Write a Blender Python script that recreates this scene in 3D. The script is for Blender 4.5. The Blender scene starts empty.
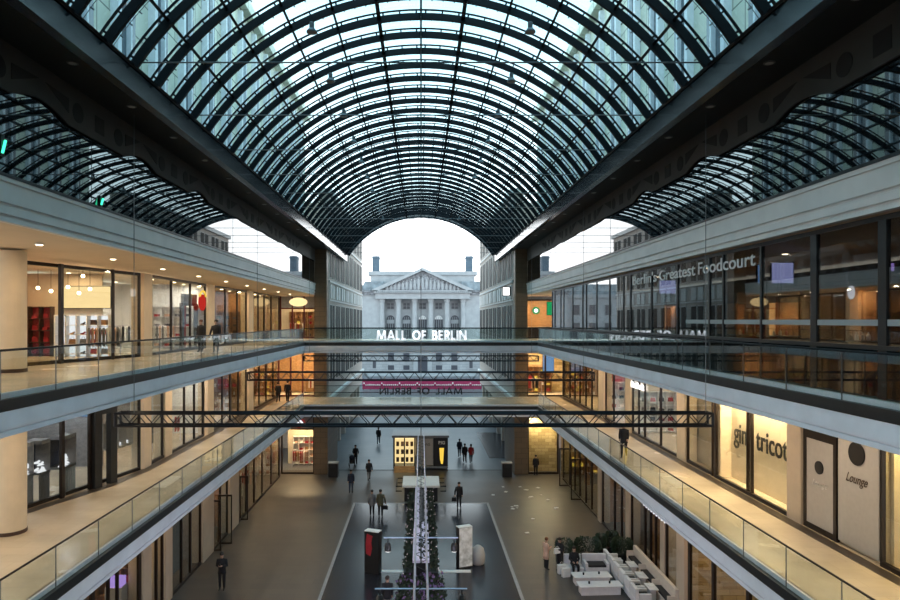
import bpy, bmesh, math, random
from mathutils import Vector, Matrix
random.seed(7)
sc = bpy.context.scene
COL = sc.collection
PI = math.pi
F = 650.0; VX = 421.0; VY = 320.0; EYE = 13.15
def Yx(px, X): return abs(X) * F / abs(px - VX)
def at(px, py, z): 
    Y = (EYE - z) * F / (py - VY); return ((px - VX) * Y / F, Y, z)

# ------------------------------------------------------------------ materials
def nodes(m):
    m.use_nodes = True; nt = m.node_tree; nt.nodes.clear(); return nt
def pm(name, col, rough=.6, metal=0., var=.12, scale=6., spec=.5, bump=0., bscale=30., emis=None, estr=0., col2=None, stretch=None):
    m = bpy.data.materials.new(name); nt = nodes(m); N = nt.nodes; L = nt.links
    out = N.new('ShaderNodeOutputMaterial'); b = N.new('ShaderNodeBsdfPrincipled')
    L.new(b.outputs[0], out.inputs[0])
    tc = N.new('ShaderNodeTexCoord'); mp = N.new('ShaderNodeMapping'); L.new(tc.outputs['Object'], mp.inputs[0])
    if stretch: mp.inputs['Scale'].default_value = stretch
    ns = N.new('ShaderNodeTexNoise'); ns.inputs['Scale'].default_value = scale; ns.inputs['Detail'].default_value = 4
    L.new(mp.outputs[0], ns.inputs['Vector'])
    cr = N.new('ShaderNodeValToRGB'); L.new(ns.outputs[0], cr.inputs[0])
    c2 = col2 or tuple(min(1, c * (1 + var)) for c in col); c1 = tuple(c * (1 - var) for c in col)
    if col2: c1 = col
    cr.color_ramp.elements[0].color = (*c1, 1); cr.color_ramp.elements[1].color = (*c2, 1)
    cr.color_ramp.elements[0].position = .35; cr.color_ramp.elements[1].position = .65
    L.new(cr.outputs[0], b.inputs['Base Color'])
    b.inputs['Roughness'].default_value = rough; b.inputs['Metallic'].default_value = metal
    b.inputs['Specular IOR Level'].default_value = spec
    if emis:
        b.inputs['Emission Color'].default_value = (*emis, 1); b.inputs['Emission Strength'].default_value = estr
    if bump:
        n2 = N.new('ShaderNodeTexNoise'); n2.inputs['Scale'].default_value = bscale; n2.inputs['Detail'].default_value = 5
        L.new(tc.outputs['Object'], n2.inputs['Vector'])
        bp = N.new('ShaderNodeBump'); bp.inputs['Strength'].default_value = bump; L.new(n2.outputs[0], bp.inputs['Height'])
        L.new(bp.outputs[0], b.inputs['Normal'])
    return m
def brickmat(name, c1, c2, mortar, bw, bh, rough=.7, axes='xy', msize=.012, bump=.0, spec=.5):
    m = bpy.data.materials.new(name); nt = nodes(m); N = nt.nodes; L = nt.links
    out = N.new('ShaderNodeOutputMaterial'); b = N.new('ShaderNodeBsdfPrincipled'); L.new(b.outputs[0], out.inputs[0])
    tc = N.new('ShaderNodeTexCoord'); sp = N.new('ShaderNodeSeparateXYZ'); cb = N.new('ShaderNodeCombineXYZ')
    L.new(tc.outputs['Object'], sp.inputs[0])
    d = {'x': 0, 'y': 1, 'z': 2}
    L.new(sp.outputs[d[axes[0]]], cb.inputs[0]); L.new(sp.outputs[d[axes[1]]], cb.inputs[1])
    br = N.new('ShaderNodeTexBrick'); L.new(cb.outputs[0], br.inputs['Vector'])
    br.inputs['Color1'].default_value = (*c1, 1); br.inputs['Color2'].default_value = (*c2, 1); br.inputs['Mortar'].default_value = (*mortar, 1)
    br.inputs['Scale'].default_value = 1; br.inputs['Brick Width'].default_value = bw; br.inputs['Row Height'].default_value = bh
    br.inputs['Mortar Size'].default_value = msize; br.inputs['Mortar Smooth'].default_value = .1
    ns = N.new('ShaderNodeTexNoise'); ns.inputs['Scale'].default_value = .35; ns.inputs['Detail'].default_value = 6
    L.new(tc.outputs['Object'], ns.inputs['Vector'])
    mr = N.new('ShaderNodeMapRange'); L.new(ns.outputs[0], mr.inputs[0]); mr.inputs['From Min'].default_value = .3; mr.inputs['From Max'].default_value = .7
    mr.inputs['To Min'].default_value = .8; mr.inputs['To Max'].default_value = 1.15
    mx = N.new('ShaderNodeVectorMath'); mx.operation = 'SCALE'; L.new(br.outputs[0], mx.inputs[0]); L.new(mr.outputs[0], mx.inputs['Scale'])
    L.new(mx.outputs[0], b.inputs['Base Color'])
    mr2 = N.new('ShaderNodeMapRange'); L.new(ns.outputs[0], mr2.inputs[0]); mr2.inputs['To Min'].default_value = rough * .7; mr2.inputs['To Max'].default_value = min(1, rough * 1.3)
    L.new(mr2.outputs[0], b.inputs['Roughness']); b.inputs['Specular IOR Level'].default_value = spec
    if bump:
        bp = N.new('ShaderNodeBump'); bp.inputs['Strength'].default_value = bump; bp.invert = True
        L.new(br.outputs['Fac'], bp.inputs['Height']); L.new(bp.outputs[0], b.inputs['Normal'])
    return m
def glassmat(name, tint, ior=1.5, rough=.0, haze=0.):
    m = bpy.data.materials.new(name); nt = nodes(m); N = nt.nodes; L = nt.links
    out = N.new('ShaderNodeOutputMaterial'); tr = N.new('ShaderNodeBsdfTransparent'); gl = N.new('ShaderNodeBsdfGlossy')
    tr.inputs[0].default_value = (*tint, 1); gl.inputs['Roughness'].default_value = rough
    # thin pane: reflection rises with grazing angle, the same from both faces
    lw = N.new('ShaderNodeLayerWeight'); pw_ = N.new('ShaderNodeMath'); pw_.operation = 'POWER'; pw_.inputs[1].default_value = 5; L.new(lw.outputs['Facing'], pw_.inputs[0])
    lw.inputs['Blend'].default_value = .5
    f0 = ((ior - 1) / (ior + 1)) ** 2; fr = N.new('ShaderNodeMapRange'); fr.inputs['To Min'].default_value = f0; fr.inputs['To Max'].default_value = 1.0; L.new(pw_.outputs[0], fr.inputs[0])
    ms = N.new('ShaderNodeMixShader'); L.new(fr.outputs[0], ms.inputs[0]); L.new(tr.outputs[0], ms.inputs[1]); L.new(gl.outputs[0], ms.inputs[2])
    ns = N.new('ShaderNodeTexNoise'); ns.inputs['Scale'].default_value = 1.2
    mr = N.new('ShaderNodeMapRange'); L.new(ns.outputs[0], mr.inputs[0]); mr.inputs['To Min'].default_value = rough; mr.inputs['To Max'].default_value = rough + .02
    L.new(mr.outputs[0], gl.inputs['Roughness'])
    last = ms
    if haze:
        df = N.new('ShaderNodeBsdfDiffuse'); df.inputs[0].default_value = (.6, .65, .66, 1)
        m2 = N.new('ShaderNodeMixShader'); m2.inputs[0].default_value = haze; L.new(ms.outputs[0], m2.inputs[1]); L.new(df.outputs[0], m2.inputs[2]); last = m2
    L.new(last.outputs[0], out.inputs[0]); return m
def emit(name, col, s):
    m = bpy.data.materials.new(name); nt = nodes(m); N = nt.nodes; L = nt.links
    out = N.new('ShaderNodeOutputMaterial'); e = N.new('ShaderNodeEmission'); e.inputs[1].default_value = s
    ns = N.new('ShaderNodeTexNoise'); ns.inputs['Scale'].default_value = 3
    cr = N.new('ShaderNodeValToRGB'); L.new(ns.outputs[0], cr.inputs[0])
    cr.color_ramp.elements[0].color = (*[c * .85 for c in col], 1); cr.color_ramp.elements[1].color = (*col, 1)
    L.new(cr.outputs[0], e.inputs[0]); L.new(e.outputs[0], out.inputs[0]); return m

M = {}
M['steel'] = pm('dark_steel', (.004, .007, .011), .5, 0, spec=.2)
M['steel2'] = pm('beam_steel', (.014, .022, .030), .16, 0, scale=2, spec=.8); M['steel2'].node_tree.nodes['Principled BSDF'].inputs['IOR'].default_value = 1.9
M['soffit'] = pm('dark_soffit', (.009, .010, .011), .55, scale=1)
M['roofglass'] = glassmat('roof_glass', (.68, .87, .92), 1.6)
M['railglass'] = glassmat('rail_glass', (.93, .96, .95), 1.5)
M['shopglass'] = glassmat('shop_glass', (.88, .9, .88), 1.45)
M['courtglass'] = glassmat('court_glass', (.66, .68, .70), 2.7)
M['mirrorglass'] = pm('dark_mirror_glass', (.006, .008, .009), .015, 0, spec=1.0)
M['mirrorglass'].node_tree.nodes['Principled BSDF'].inputs['IOR'].default_value = 1.75
M['frosted'] = glassmat('frosted_strip', (.8, .8, .8), 1.5, .3, haze=.5)
M['fascia'] = pm('pale_fascia', (.80, .83, .90), .5, .0, .05, 1.2)
M['fascia4'] = pm('beige_fascia', (.74, .73, .71), .5, .0, .05, 1.2)
M['dark'] = pm('dark_recess', (.016, .018, .02), .4)
M['mull'] = pm('mullion_bronze', (.022, .014, .011), .4, .4)
M['cream'] = pm('cream_plaster', (.66, .56, .42), .65, var=.04, scale=2)
M['ceil'] = pm('cream_ceiling', (.70, .60, .45), .7, var=.03, scale=1)
M['tile'] = brickmat('cream_floor_tile', (.62, .52, .39), (.58, .49, .37), (.5, .42, .32), 1.2, .6, .25, msize=.006)
M['tiledark'] = pm('dark_floor_border', (.06, .045, .035), .3, scale=3)
M['pillar'] = brickmat('travertine', (.17, .115, .068), (.145, .10, .06), (.06, .045, .03), .9, .45, .55, 'xz', .01)
M['stonegold'] = brickmat('gold_limestone', (.52, .40, .22), (.30, .21, .09), (.16, .11, .05), .6, .28, .6, 'xz', .008)
M['ground'] = brickmat('grey_paving', (.075, .062, .052), (.062, .052, .045), (.045, .04, .036), 1.2, .6, .42, 'xy', .008)
M['street'] = brickmat('street_paving', (.12, .125, .14), (.105, .11, .125), (.085, .09, .10), 1.0, .5, .35, 'xy', .01)
M['inlay'] = brickmat('dark_inlay', (.020, .022, .032), (.016, .018, .027), (.012, .014, .018), 1.8, 1.8, .22, 'xy', .01)
M['line'] = pm('pale_line', (.27, .27, .28), .5)
M['stone'] = pm('street_limestone', (.50, .43, .385), .75, var=.06, scale=3)
M['stonel'] = pm('street_pale_panel', (.74, .71, .69), .7, var=.05, scale=2)
M['winout'] = pm('dark_window', (.05, .045, .04), .55, scale=1, spec=.08)
M['flank'] = brickmat('flank_cladding', (.78, .79, .66), (.74, .76, .63), (.22, .24, .2), 1.7, 1.5, .6, 'yz', .03)
M['flankw'] = pm('flank_strip', (.75, .8, .85), .5, var=.03)
M['flankd'] = pm('flank_window', (.12, .15, .18), .15)
M['bund'] = brickmat('palace_limestone', (.31, .325, .34), (.275, .29, .305), (.19, .20, .22), 1.6, .62, .85, 'xz', .03)
M['bundp'] = pm('palace_smooth', (.33, .35, .37), .85, var=.08, scale=.8, bump=.3, bscale=2)
M['relief'] = pm('palace_relief', (.21, .22, .24), .9, var=.45, scale=1.6, bump=1.0, bscale=1.5)
M['slate'] = pm('slate_chimney', (.07, .11, .15), .7, var=.15, scale=1)
M['roofslate'] = pm('slate_roof', (.22, .26, .29), .8, var=.3, scale=.8)
M['winfar'] = pm('palace_window', (.05, .055, .07), .3)
M['winbl'] = pm('palace_blind', (.7, .7, .7), .6)
M['magenta'] = pm('magenta_banner', (.30, .02, .08), .6, var=.2)
M['white'] = pm('white_paint', (.75, .75, .74), .5, var=.04)
M['letter'] = pm('white_letter', (.85, .87, .9), .4, emis=(.9, .95, 1), estr=.35, var=.02)
M['letterg'] = pm('silver_letter', (.62, .62, .6), .4, var=.03)
M['black'] = pm('black_paint', (.01, .01, .011), .45)
M['letterd'] = pm('dark_letter', (.02, .03, .035), .4)
M['truss'] = pm('black_truss', (.012, .012, .016), .4, .5)
M['alu'] = pm('aluminium_truss', (.55, .52, .62), .35, .6, var=.05)
M['cable'] = pm('cable_steel', (.15, .16, .17), .4, .6)
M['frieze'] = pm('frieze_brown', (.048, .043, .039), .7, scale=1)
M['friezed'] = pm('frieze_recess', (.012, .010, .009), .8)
M['lampoff'] = pm('lamp_grey', (.16, .17, .18), .35, .6)
M['lens'] = pm('lens_grey', (.5, .5, .48), .3)
M['warm'] = emit('warm_lamp', (1, .78, .5), 7.840)
M['warm2'] = emit('warm_panel', (1, .72, .35), 0.700)
M['gold2'] = emit('gold_panel', (1, .72, .28), 0.347)
M['orange'] = emit('orange_panel', (1, .42, .10), 0.504)
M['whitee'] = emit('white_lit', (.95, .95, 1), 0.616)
M['whites'] = emit('white_sign_lit', (1, .98, .95), 1.680)
M['screen'] = emit('violet_screen', (.50, .52, .95), 0.504)
M['bluescr'] = emit('blue_screen', (.25, .45, .8), 0.392)
M['purple'] = emit('purple_lit', (.55, .35, .95), 0.504)
M['green'] = emit('green_lit', (.02, .45, .15), 0.448)
M['greenb'] = emit('green_glow', (.05, .9, .45), 1.232)
M['red'] = emit('red_lit', (.55, .03, .02), 0.448)
M['yel'] = emit('yellow_lit', (.9, .6, .08), 0.560)
M['redp'] = pm('red_paint', (.35, .02, .03), .5)
M['pinkp'] = pm('pink_wall', (.42, .10, .10), .6)
M['wood'] = pm('wood_wall', (.32, .17, .07), .5, var=.25, scale=3, stretch=(1, 1, 8))
M['woodd'] = pm('dark_wood', (.05, .025, .015), .5, var=.3)
M['redframe'] = pm('red_door_frame', (.10, .015, .012), .4)
M['greywall'] = pm('grey_wall', (.22, .22, .23), .6)
M['poster'] = pm('grey_poster', (.42, .40, .38), .6, var=.03)
M['beige'] = pm('beige_panel', (.50, .42, .33), .6, var=.04, scale=2)
M['lilac'] = pm('lilac_board', (.70, .62, .82), .5, var=.12, scale=3)
M['foliage'] = pm('dark_foliage', (.012, .022, .012), .8, var=.5, scale=9)
M['twinkle'] = emit('fairy_light', (.9, .75, .8), 0.896)
M['leaf'] = pm('green_leaf', (.018, .035, .014), .6, var=.4, scale=12)
M['violet_leaf'] = pm('violet_leaf', (.12, .07, .18), .6, var=.4, scale=12)
M['sofa'] = pm('pale_sofa', (.68, .66, .67), .7, var=.04)
M['sofab'] = pm('cream_bench', (.66, .58, .50), .7, var=.04)
M['cushion'] = pm('black_cushion', (.015, .015, .018), .8)
M['skin'] = pm('skin', (.42, .26, .19), .6, var=.05)
M['hair'] = pm('dark_hair', (.02, .013, .01), .7)
M['hairl'] = pm('ginger_hair', (.14, .05, .02), .7)
M['cblack'] = pm('black_cloth', (.010, .010, .013), .85)
M['cnavy'] = pm('navy_cloth', (.015, .02, .04), .85)
M['cgrey'] = pm('grey_cloth', (.17, .17, .18), .85)
M['colive'] = pm('olive_cloth', (.085, .085, .055), .85)
M['cred'] = pm('red_cloth', (.35, .02, .025), .8)
M['cpink'] = pm('blush_cloth', (.62, .40, .30), .8)
M['cjean'] = pm('denim_cloth', (.04, .06, .1), .85)
M['shoe'] = pm('black_shoe', (.01, .01, .01), .5)
M['mannequin'] = pm('mannequin_cream', (.55, .45, .35), .5)
M['paper'] = pm('fleck_white', (.6, .6, .6), .7)
M['totem'] = pm('totem_white', (.50, .50, .46), .5, col2=(.95, .95, .93), scale=3)
M['kgrey'] = pm('kiosk_grey', (.18, .2, .22), .4)

# ------------------------------------------------------------------ mesh builder
class MB:
    def __init__(s): s.v = []; s.f = []; s.mi = []
    def poly(s, pts, mi=0):
        n = len(s.v); s.v += [tuple(p) for p in pts]; s.f.append(tuple(range(n, n + len(pts)))); s.mi.append(mi)
    def hexa(s, p, mi=0):
        n = len(s.v); s.v += [tuple(q) for q in p]
        for f in ((0,3,2,1),(4,5,6,7),(0,1,5,4),(1,2,6,5),(2,3,7,6),(3,0,4,7)):
            s.f.append(tuple(n + i for i in f)); s.mi.append(mi)
    def box(s, x0, x1, y0, y1, z0, z1, mi=0):
        if x0 > x1: x0, x1 = x1, x0
        if y0 > y1: y0, y1 = y1, y0
        s.hexa([(x0,y0,z0),(x1,y0,z0),(x1,y1,z0),(x0,y1,z0),(x0,y0,z1),(x1,y0,z1),(x1,y1,z1),(x0,y1,z1)], mi); return s
    def wall(s, p, q, z0, z1, t, mi=0):
        p = Vector(p[:2]); q = Vector(q[:2]); d = (q - p).normalized(); n = Vector((-d.y, d.x)) * t / 2
        a, b, c, e = p - n, q - n, q + n, p + n
        s.hexa([(a.x,a.y,z0),(b.x,b.y,z0),(c.x,c.y,z0),(e.x,e.y,z0),(a.x,a.y,z1),(b.x,b.y,z1),(c.x,c.y,z1),(e.x,e.y,z1)], mi); return s
    def tube(s, pts, r, n=8, mi=0, cap=True):
        pts = [Vector(p) for p in pts]; rs = r if isinstance(r, (list, tuple)) else [r] * len(pts)
        base = len(s.v)
        for i, p in enumerate(pts):
            d = (pts[min(i + 1, len(pts) - 1)] - pts[max(i - 1, 0)]).normalized()
            u = d.orthogonal().normalized() if i == 0 else (u - d * u.dot(d)).normalized()
            w = d.cross(u)
            for k in range(n):
                a = 2 * PI * k / n; s.v.append(tuple(p + (u * math.cos(a) + w * math.sin(a)) * rs[i]))
        for i in range(len(pts) - 1):
            for k in range(n):
                a = base + i * n + k; b = base + i * n + (k + 1) % n
                s.f.append((a, b, b + n, a + n)); s.mi.append(mi)
        if cap:
            s.f.append(tuple(base + k for k in reversed(range(n)))); s.mi.append(mi)
            e = base + (len(pts) - 1) * n; s.f.append(tuple(e + k for k in range(n))); s.mi.append(mi)
        return s
    def lathe(s, prof, c=(0, 0, 0), n=16, mi=0):
        base = len(s.v)
        for (r, z) in prof:
            for k in range(n):
                a = 2 * PI * k / n; s.v.append((c[0] + r * math.cos(a), c[1] + r * math.sin(a), c[2] + z))
        for i in range(len(prof) - 1):
            for k in range(n):
                a = base + i * n + k; b = base + i * n + (k + 1) % n
                s.f.append((a, b, b + n, a + n)); s.mi.append(mi)
        s.f.append(tuple(base + k for k in reversed(range(n)))); s.mi.append(mi)
        e = base + (len(prof) - 1) * n; s.f.append(tuple(e + k for k in range(n))); s.mi.append(mi)
        return s
    def prism(s, poly, axis, a0, a1, mi=0):
        # poly in the two other axes
        def P(u, w, a): return (a, u, w) if axis == 'x' else ((u, a, w) if axis == 'y' else (u, w, a))
        n = len(s.v); k = len(poly)
        for (u, w) in poly: s.v.append(P(u, w, a0))
        for (u, w) in poly: s.v.append(P(u, w, a1))
        s.f.append(tuple(range(n, n + k))); s.mi.append(mi)
        s.f.append(tuple(reversed(range(n + k, n + 2 * k)))); s.mi.append(mi)
        for i in range(k):
            j = (i + 1) % k; s.f.append((n + i, n + k + i, n + k + j, n + j)); s.mi.append(mi)
        return s
    def ellip(s, c, r, n=10, m=7, mi=0):
        base = len(s.v)
        for i in range(1, m):
            t = PI * i / m
            for k in range(n):
                a = 2 * PI * k / n
                s.v.append((c[0] + r[0] * math.sin(t) * math.cos(a), c[1] + r[1] * math.sin(t) * math.sin(a), c[2] + r[2] * math.cos(t)))
        for i in range(m - 2):
            for k in range(n):
                a = base + i * n + k; b = base + i * n + (k + 1) % n
                s.f.append((a, a + n, b + n, b)); s.mi.append(mi)
        s.f.append(tuple(base + k for k in range(n))); s.mi.append(mi)
        e = base + (m - 2) * n; s.f.append(tuple(e + k for k in reversed(range(n)))); s.mi.append(mi)
        return s
    def build(s, name, mats, parent=None, loc=None, rot=None, bevel=0, smooth=False):
        me = bpy.data.meshes.new(name); me.from_pydata(s.v, [], s.f)
        if not isinstance(mats, (list, tuple)): mats = [mats]
        for m in mats: me.materials.append(M[m] if isinstance(m, str) else m)
        me.polygons.foreach_set('material_index', s.mi)
        bm = bmesh.new(); bm.from_mesh(me); bmesh.ops.recalc_face_normals(bm, faces=bm.faces); bm.to_mesh(me); bm.free()
        if smooth: me.polygons.foreach_set('use_smooth', [True] * len(me.polygons))
        me.update()
        o = bpy.data.objects.new(name, me); COL.objects.link(o)
        if parent: o.parent = parent
        if loc: o.location = loc
        if rot: o.rotation_euler = rot
        if bevel:
            b = o.modifiers.new('bevel', 'BEVEL'); b.width = bevel; b.segments = 2; b.limit_method = 'ANGLE'
        return o
def bx(*a): return MB().box(*a)
def tag(o, label=None, cat=None, group=None, kind=None):
    if label: o['label'] = label
    if cat: o['category'] = cat
    if group: o['group'] = group
    if kind: o['kind'] = kind
    return o
def empty(name, loc=(0, 0, 0), rz=0, **k):
    o = bpy.data.objects.new(name, None); COL.objects.link(o); o.location = loc; o.rotation_euler = (0, 0, rz)
    o.empty_display_size = .1
    return tag(o, **k)
def cp(o, parent=None, loc=None, rz=None):
    c = o.copy(); COL.objects.link(c)
    if parent is not None: c.parent = parent
    if loc is not None: c.location = loc
    if rz is not None: c.rotation_euler = (0, 0, rz)
    for ch in [x for x in bpy.data.objects if x.parent == o]: cp(ch, c)
    return c
KIDS = {}
def struct(o, label=None): return tag(o, label, None, None, 'structure')
ORD = ['first', 'second', 'third', 'fourth', 'fifth', 'sixth', 'seventh', 'eighth', 'ninth', 'tenth', 'eleventh', 'twelfth', 'thirteenth', 'fourteenth', 'fifteenth', 'sixteenth', 'seventeenth', 'eighteenth', 'nineteenth', 'twentieth']
SD = {-1: 'left', 1: 'right'}

def text(name, body, size, mat, parent, loc, rot, depth=.03, width=None, font_shear=0, space=1., bold=0, mirror=False):
    c = bpy.data.curves.new(name, 'FONT'); c.body = body; c.size = size; c.extrude = depth; c.offset = bold
    c.shear = font_shear; c.space_character = space; c.align_x = 'CENTER'; c.align_y = 'CENTER'
    t = bpy.data.objects.new(name + '_tmp', c); COL.objects.link(t)
    bpy.context.view_layer.update(); dg = bpy.context.evaluated_depsgraph_get()
    me = bpy.data.meshes.new_from_object(t.evaluated_get(dg)); bpy.data.objects.remove(t)
    if width:
        xs = [v.co.x for v in me.vertices]; w = max(xs) - min(xs); k = width / w; cx = (max(xs) + min(xs)) / 2
        for v in me.vertices: v.co.x = (v.co.x - cx) * k
    me.materials.clear(); me.materials.append(M[mat])
    o = bpy.data.objects.new(name, me); COL.objects.link(o); o.location = loc; o.rotation_euler = rot
    if parent: o.parent = parent
    return o
R90 = PI / 2
ROT_FRONT = (R90, 0, 0)            # faces -Y, reads +X
ROT_L = (R90, 0, R90)              # on a left wall, faces +X
ROT_R = (R90, 0, -R90)             # on a right wall, faces -X

# ------------------------------------------------------------------ camera, world
cam = bpy.data.cameras.new('camera'); co = bpy.data.objects.new('camera', cam); COL.objects.link(co)
co.location = (0, 0, EYE); co.rotation_euler = (R90, 0, 0); cam.sensor_width = 36; cam.lens = F * 36 / 900
cam.shift_x = (450 - VX) / 900; cam.shift_y = (VY - 300) / 900; cam.clip_end = 600; cam.clip_start = .1
sc.camera = co
sc.view_settings.view_transform = 'Standard'; sc.view_settings.look = 'None'; sc.view_settings.gamma = 1; sc.view_settings.exposure = 1.05
sc.cycles.transparent_max_bounces = 24; sc.cycles.max_bounces = 7; sc.cycles.diffuse_bounces = 3; sc.cycles.glossy_bounces = 4
sc.cycles.sample_clamp_indirect = 4; sc.cycles.caustics_reflective = False; sc.cycles.caustics_refractive = False
sc.cycles.use_denoising = True
w = bpy.data.worlds.new('world'); sc.world = w; w.use_nodes = True; nt = w.node_tree; nt.nodes.clear(); N = nt.nodes; L = nt.links
out = N.new('ShaderNodeOutputWorld'); bg = N.new('ShaderNodeBackground'); L.new(bg.outputs[0], out.inputs[0])
tc = N.new('ShaderNodeTexCoord'); sp = N.new('ShaderNodeSeparateXYZ'); L.new(tc.outputs['Generated'], sp.inputs[0])
cr = N.new('ShaderNodeValToRGB'); L.new(sp.outputs[2], cr.inputs[0])
e = cr.color_ramp.elements; e[0].position = .0; e[0].color = (.98, .99, 1.0, 1); e[1].position = .62; e[1].color = (.17, .33, .41, 1)
e2 = cr.color_ramp.elements.new(.2); e2.color = (.92, .97, 1, 1); e3 = cr.color_ramp.elements.new(.38); e3.color = (.37, .52, .59, 1)
ns = N.new('ShaderNodeTexNoise'); ns.inputs['Scale'].default_value = 4; ns.inputs['Detail'].default_value = 7; ns.inputs['Roughness'].default_value = .6
L.new(tc.outputs['Generated'], ns.inputs['Vector'])
mr = N.new('ShaderNodeMapRange'); L.new(ns.outputs[0], mr.inputs[0]); mr.inputs['From Min'].default_value = .45; mr.inputs['From Max'].default_value = .65
mr.inputs['To Max'].default_value = .55
mx = N.new('ShaderNodeMix'); mx.data_type = 'RGBA'; L.new(mr.outputs[0], mx.inputs[0]); L.new(cr.outputs[0], mx.inputs[6]); mx.inputs[7].default_value = (.52, .62, .66, 1)
L.new(mx.outputs[2], bg.inputs[0]); bg.inputs[1].default_value = 2.0

LIGHTN = 0
def lamp_area(loc, size, power, col=(1, .74, .46), rot=(0, 0, 0), sy=None):
    l = bpy.data.lights.new('lamp_light', 'AREA'); l.energy = power * .47; l.color = col; l.shape = 'RECTANGLE'; l.size = size; l.size_y = sy or size
    o = bpy.data.objects.new('lamp_light', l); COL.objects.link(o); o.location = loc; o.rotation_euler = rot; return o

# ------------------------------------------------------------------ levels
ZG, Z2, Z3, Z4 = 0., 6.0, 11.4, 16.5
W = 9.95
YB0, YB1 = 55.0, 60.4      # bridges
YS = -6.0                  # where the arcade starts, behind the camera
def xl(y, lev=3):          # left shopfront line curves away near the camera
    pts = [(YS, -17.5), (15, -17.2), (20, -16.4), (24.2, -15.1), (26.4, -14.3), (28.7, -13.65), (31.5, -13.4), (70, -13.4)]
    for (a, xa), (b, xb) in zip(pts, pts[1:]):
        if y <= b: return xa + (xb - xa) * (y - a) / (b - a)
    return -13.4
def Yleft(px):
    y = 40.
    for _ in range(60): y = .5 * y + .5 * (abs(xl(y)) * F / (VX - px))
    return y

# ground
struct(bx(-24, 24, -8, 57, -.3, 0).build('floor', 'ground'), 'grey paved ground floor of the covered mall street')
struct(bx(-70, 70, 57, 240, -.35, -.02).build('floor', 'street'), 'blue grey street paving outside beyond the mall')
struct(bx(-4.7, 4.7, 5, 46.6, .0, .012).build('floor', 'inlay'), 'dark glossy floor inlay in the middle of the mall street')
ln = MB(); ln.box(-4.86, -4.7, 5, 46.76, 0, .016); ln.box(4.7, 4.86, 5, 46.76, 0, .016); ln.box(-4.86, 4.86, 46.6, 46.74, 0, .016)
struct(ln.build('trim_1', 'line'), 'pale border line around the dark floor inlay')
struct(bx(-7.2, 7.4, 56.9, 57.1, -.02, .02).build('trim_2', 'dark'), 'dark drainage threshold across the mall entrance')
struct(bx(-2.6, -.95, 33.8, 34.15, .012, .03).build('trim_3', 'white'), 'white strip on the dark floor left of the planter')
struct(bx(.95, 2.6, 33.8, 34.15, .012, .03).build('trim_4', 'white'), 'white strip on the dark floor right of the planter')
struct(bx(6.5, 10, 62, 76, -.02, .01).build('trim_5', 'inlay'), 'dark rectangular floor slab outside on the right')

# slabs + fascias
tn = 6
for s in (-1, 1):
    for lev, z in ((2, Z2), (3, Z3), (4, Z4)):
        yend = 61.8
        m = MB(); m.box(s * 10.05, s * 24, YS, yend, z - .35, z)
        struct(m.build('floor', 'tile' if lev < 4 else 'dark'), f'{"cream tiled" if lev<4 else "dark"} gallery floor on the {SD[s]}, storey {lev}')
        zc = z - 1.02 + (.06)
        ce = bx(s * 10.05, s * 24, YS, yend, zc, zc + .12)
        struct(ce.build('ceiling', 'ceil'), f'cream ceiling over the {SD[s]} gallery below storey {lev}')
        f = MB(); ye = YB0 if lev < 4 else 60.7
        if lev < 4:
            prof = [(10.1, z + .0), (9.98, z + .0), (9.98, z - .42), (9.85, z - .42), (9.85, z - .84), (9.93, z - .86), (9.93, z - .9), (9.88, z - .92), (9.88, z - 1.04), (10.1, z - 1.04)]
        else:
            prof = [(10.1, z + .04), (9.82, z + .04), (9.82, z - .06), (9.86, z - .08), (9.86, z - .55), (9.93, z - .57), (9.93, z - .62), (9.88, z - .64), (9.88, z - .82), (9.95, z - .84), (9.95, z - .88), (9.91, z - .9), (9.91, z - 1.0), (10.1, z - 1.0)]
        f.prism([(s * a, b) for a, b in prof], 'y', YS, ye)
        o = f.build(f'trim_{tn}', 'fascia' if lev < 4 else 'fascia4'); tn += 1
        struct(o, f'pale stepped slab edge on the {SD[s]}, storey {lev}')
        if lev < 4:
            o2 = bx(s * 9.84, s * 9.99, YS, YB0 + .1, z - .42, z - .14).build(f'trim_{tn}', 'dark'); tn += 1
            struct(o2, f'dark recessed band under the glass rail on the {SD[s]}, storey {lev}')
        else:
            o2 = bx(s * 9.8, s * 10, YS, ye, z + .04, z + .12).build(f'trim_{tn}', 'dark'); tn += 1
            struct(o2, f'dark lip under the upper mirror glass on the {SD[s]}')
# ceilings over ground, between slabs at far corners and end walls come with galleries
for lev, z in ((2, Z2), (3, Z3)):
    b = empty('footbridge', (0, YB0, z), label=f'pale footbridge with dark edge crossing the mall on the {"upper" if lev==3 else "lower"} storey', cat='bridge')
    def rel(mb): 
        mb.v = [(x, y - YB0, zz - z) for x, y, zz in mb.v]; return mb
    rel(bx(-10.05, 10.05, YB0 + .1, YB1, z - .6, z)).build('deck', 'tile', b)
    f = MB()
    for (y0, sg) in ((YB0, 1), (YB1 + .1, -1)):
        prof = [(.1, 0), (-.02, 0), (-.02, -.42), (-.15, -.42), (-.15, -.84), (-.07, -.86), (-.07, -.9), (-.12, -.92), (-.12, -1.04), (.1, -1.04)]
        f.prism([(y0 + sg * a, z + c) for a, c in prof], 'x', -9.95, 9.95)
    rel(f).build('fascia', 'fascia', b)
    g = MB(); g.box(-9.95, 9.95, YB0 - .16, YB0, z - .42, z - .14); rel(g).build('edge_band', 'dark', b)
    for nm, yy in (('front', YB0 - .04), ('back', YB1 + .1)):
        for k in range(8):
            x0 = -9.85 + k * 2.46
            rel(bx(x0 + .01, x0 + 2.44, yy, yy + .025, z - .12, z + 1.0)).build('glass_panel', 'railglass', b)
        rel(MB().tube([(-9.9, yy, z + 1.03), (9.9, yy, z + 1.03)], .028)).build('handrail', 'steel', b)
    struct(b); b['category'] = 'bridge'; del b['kind']

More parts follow.
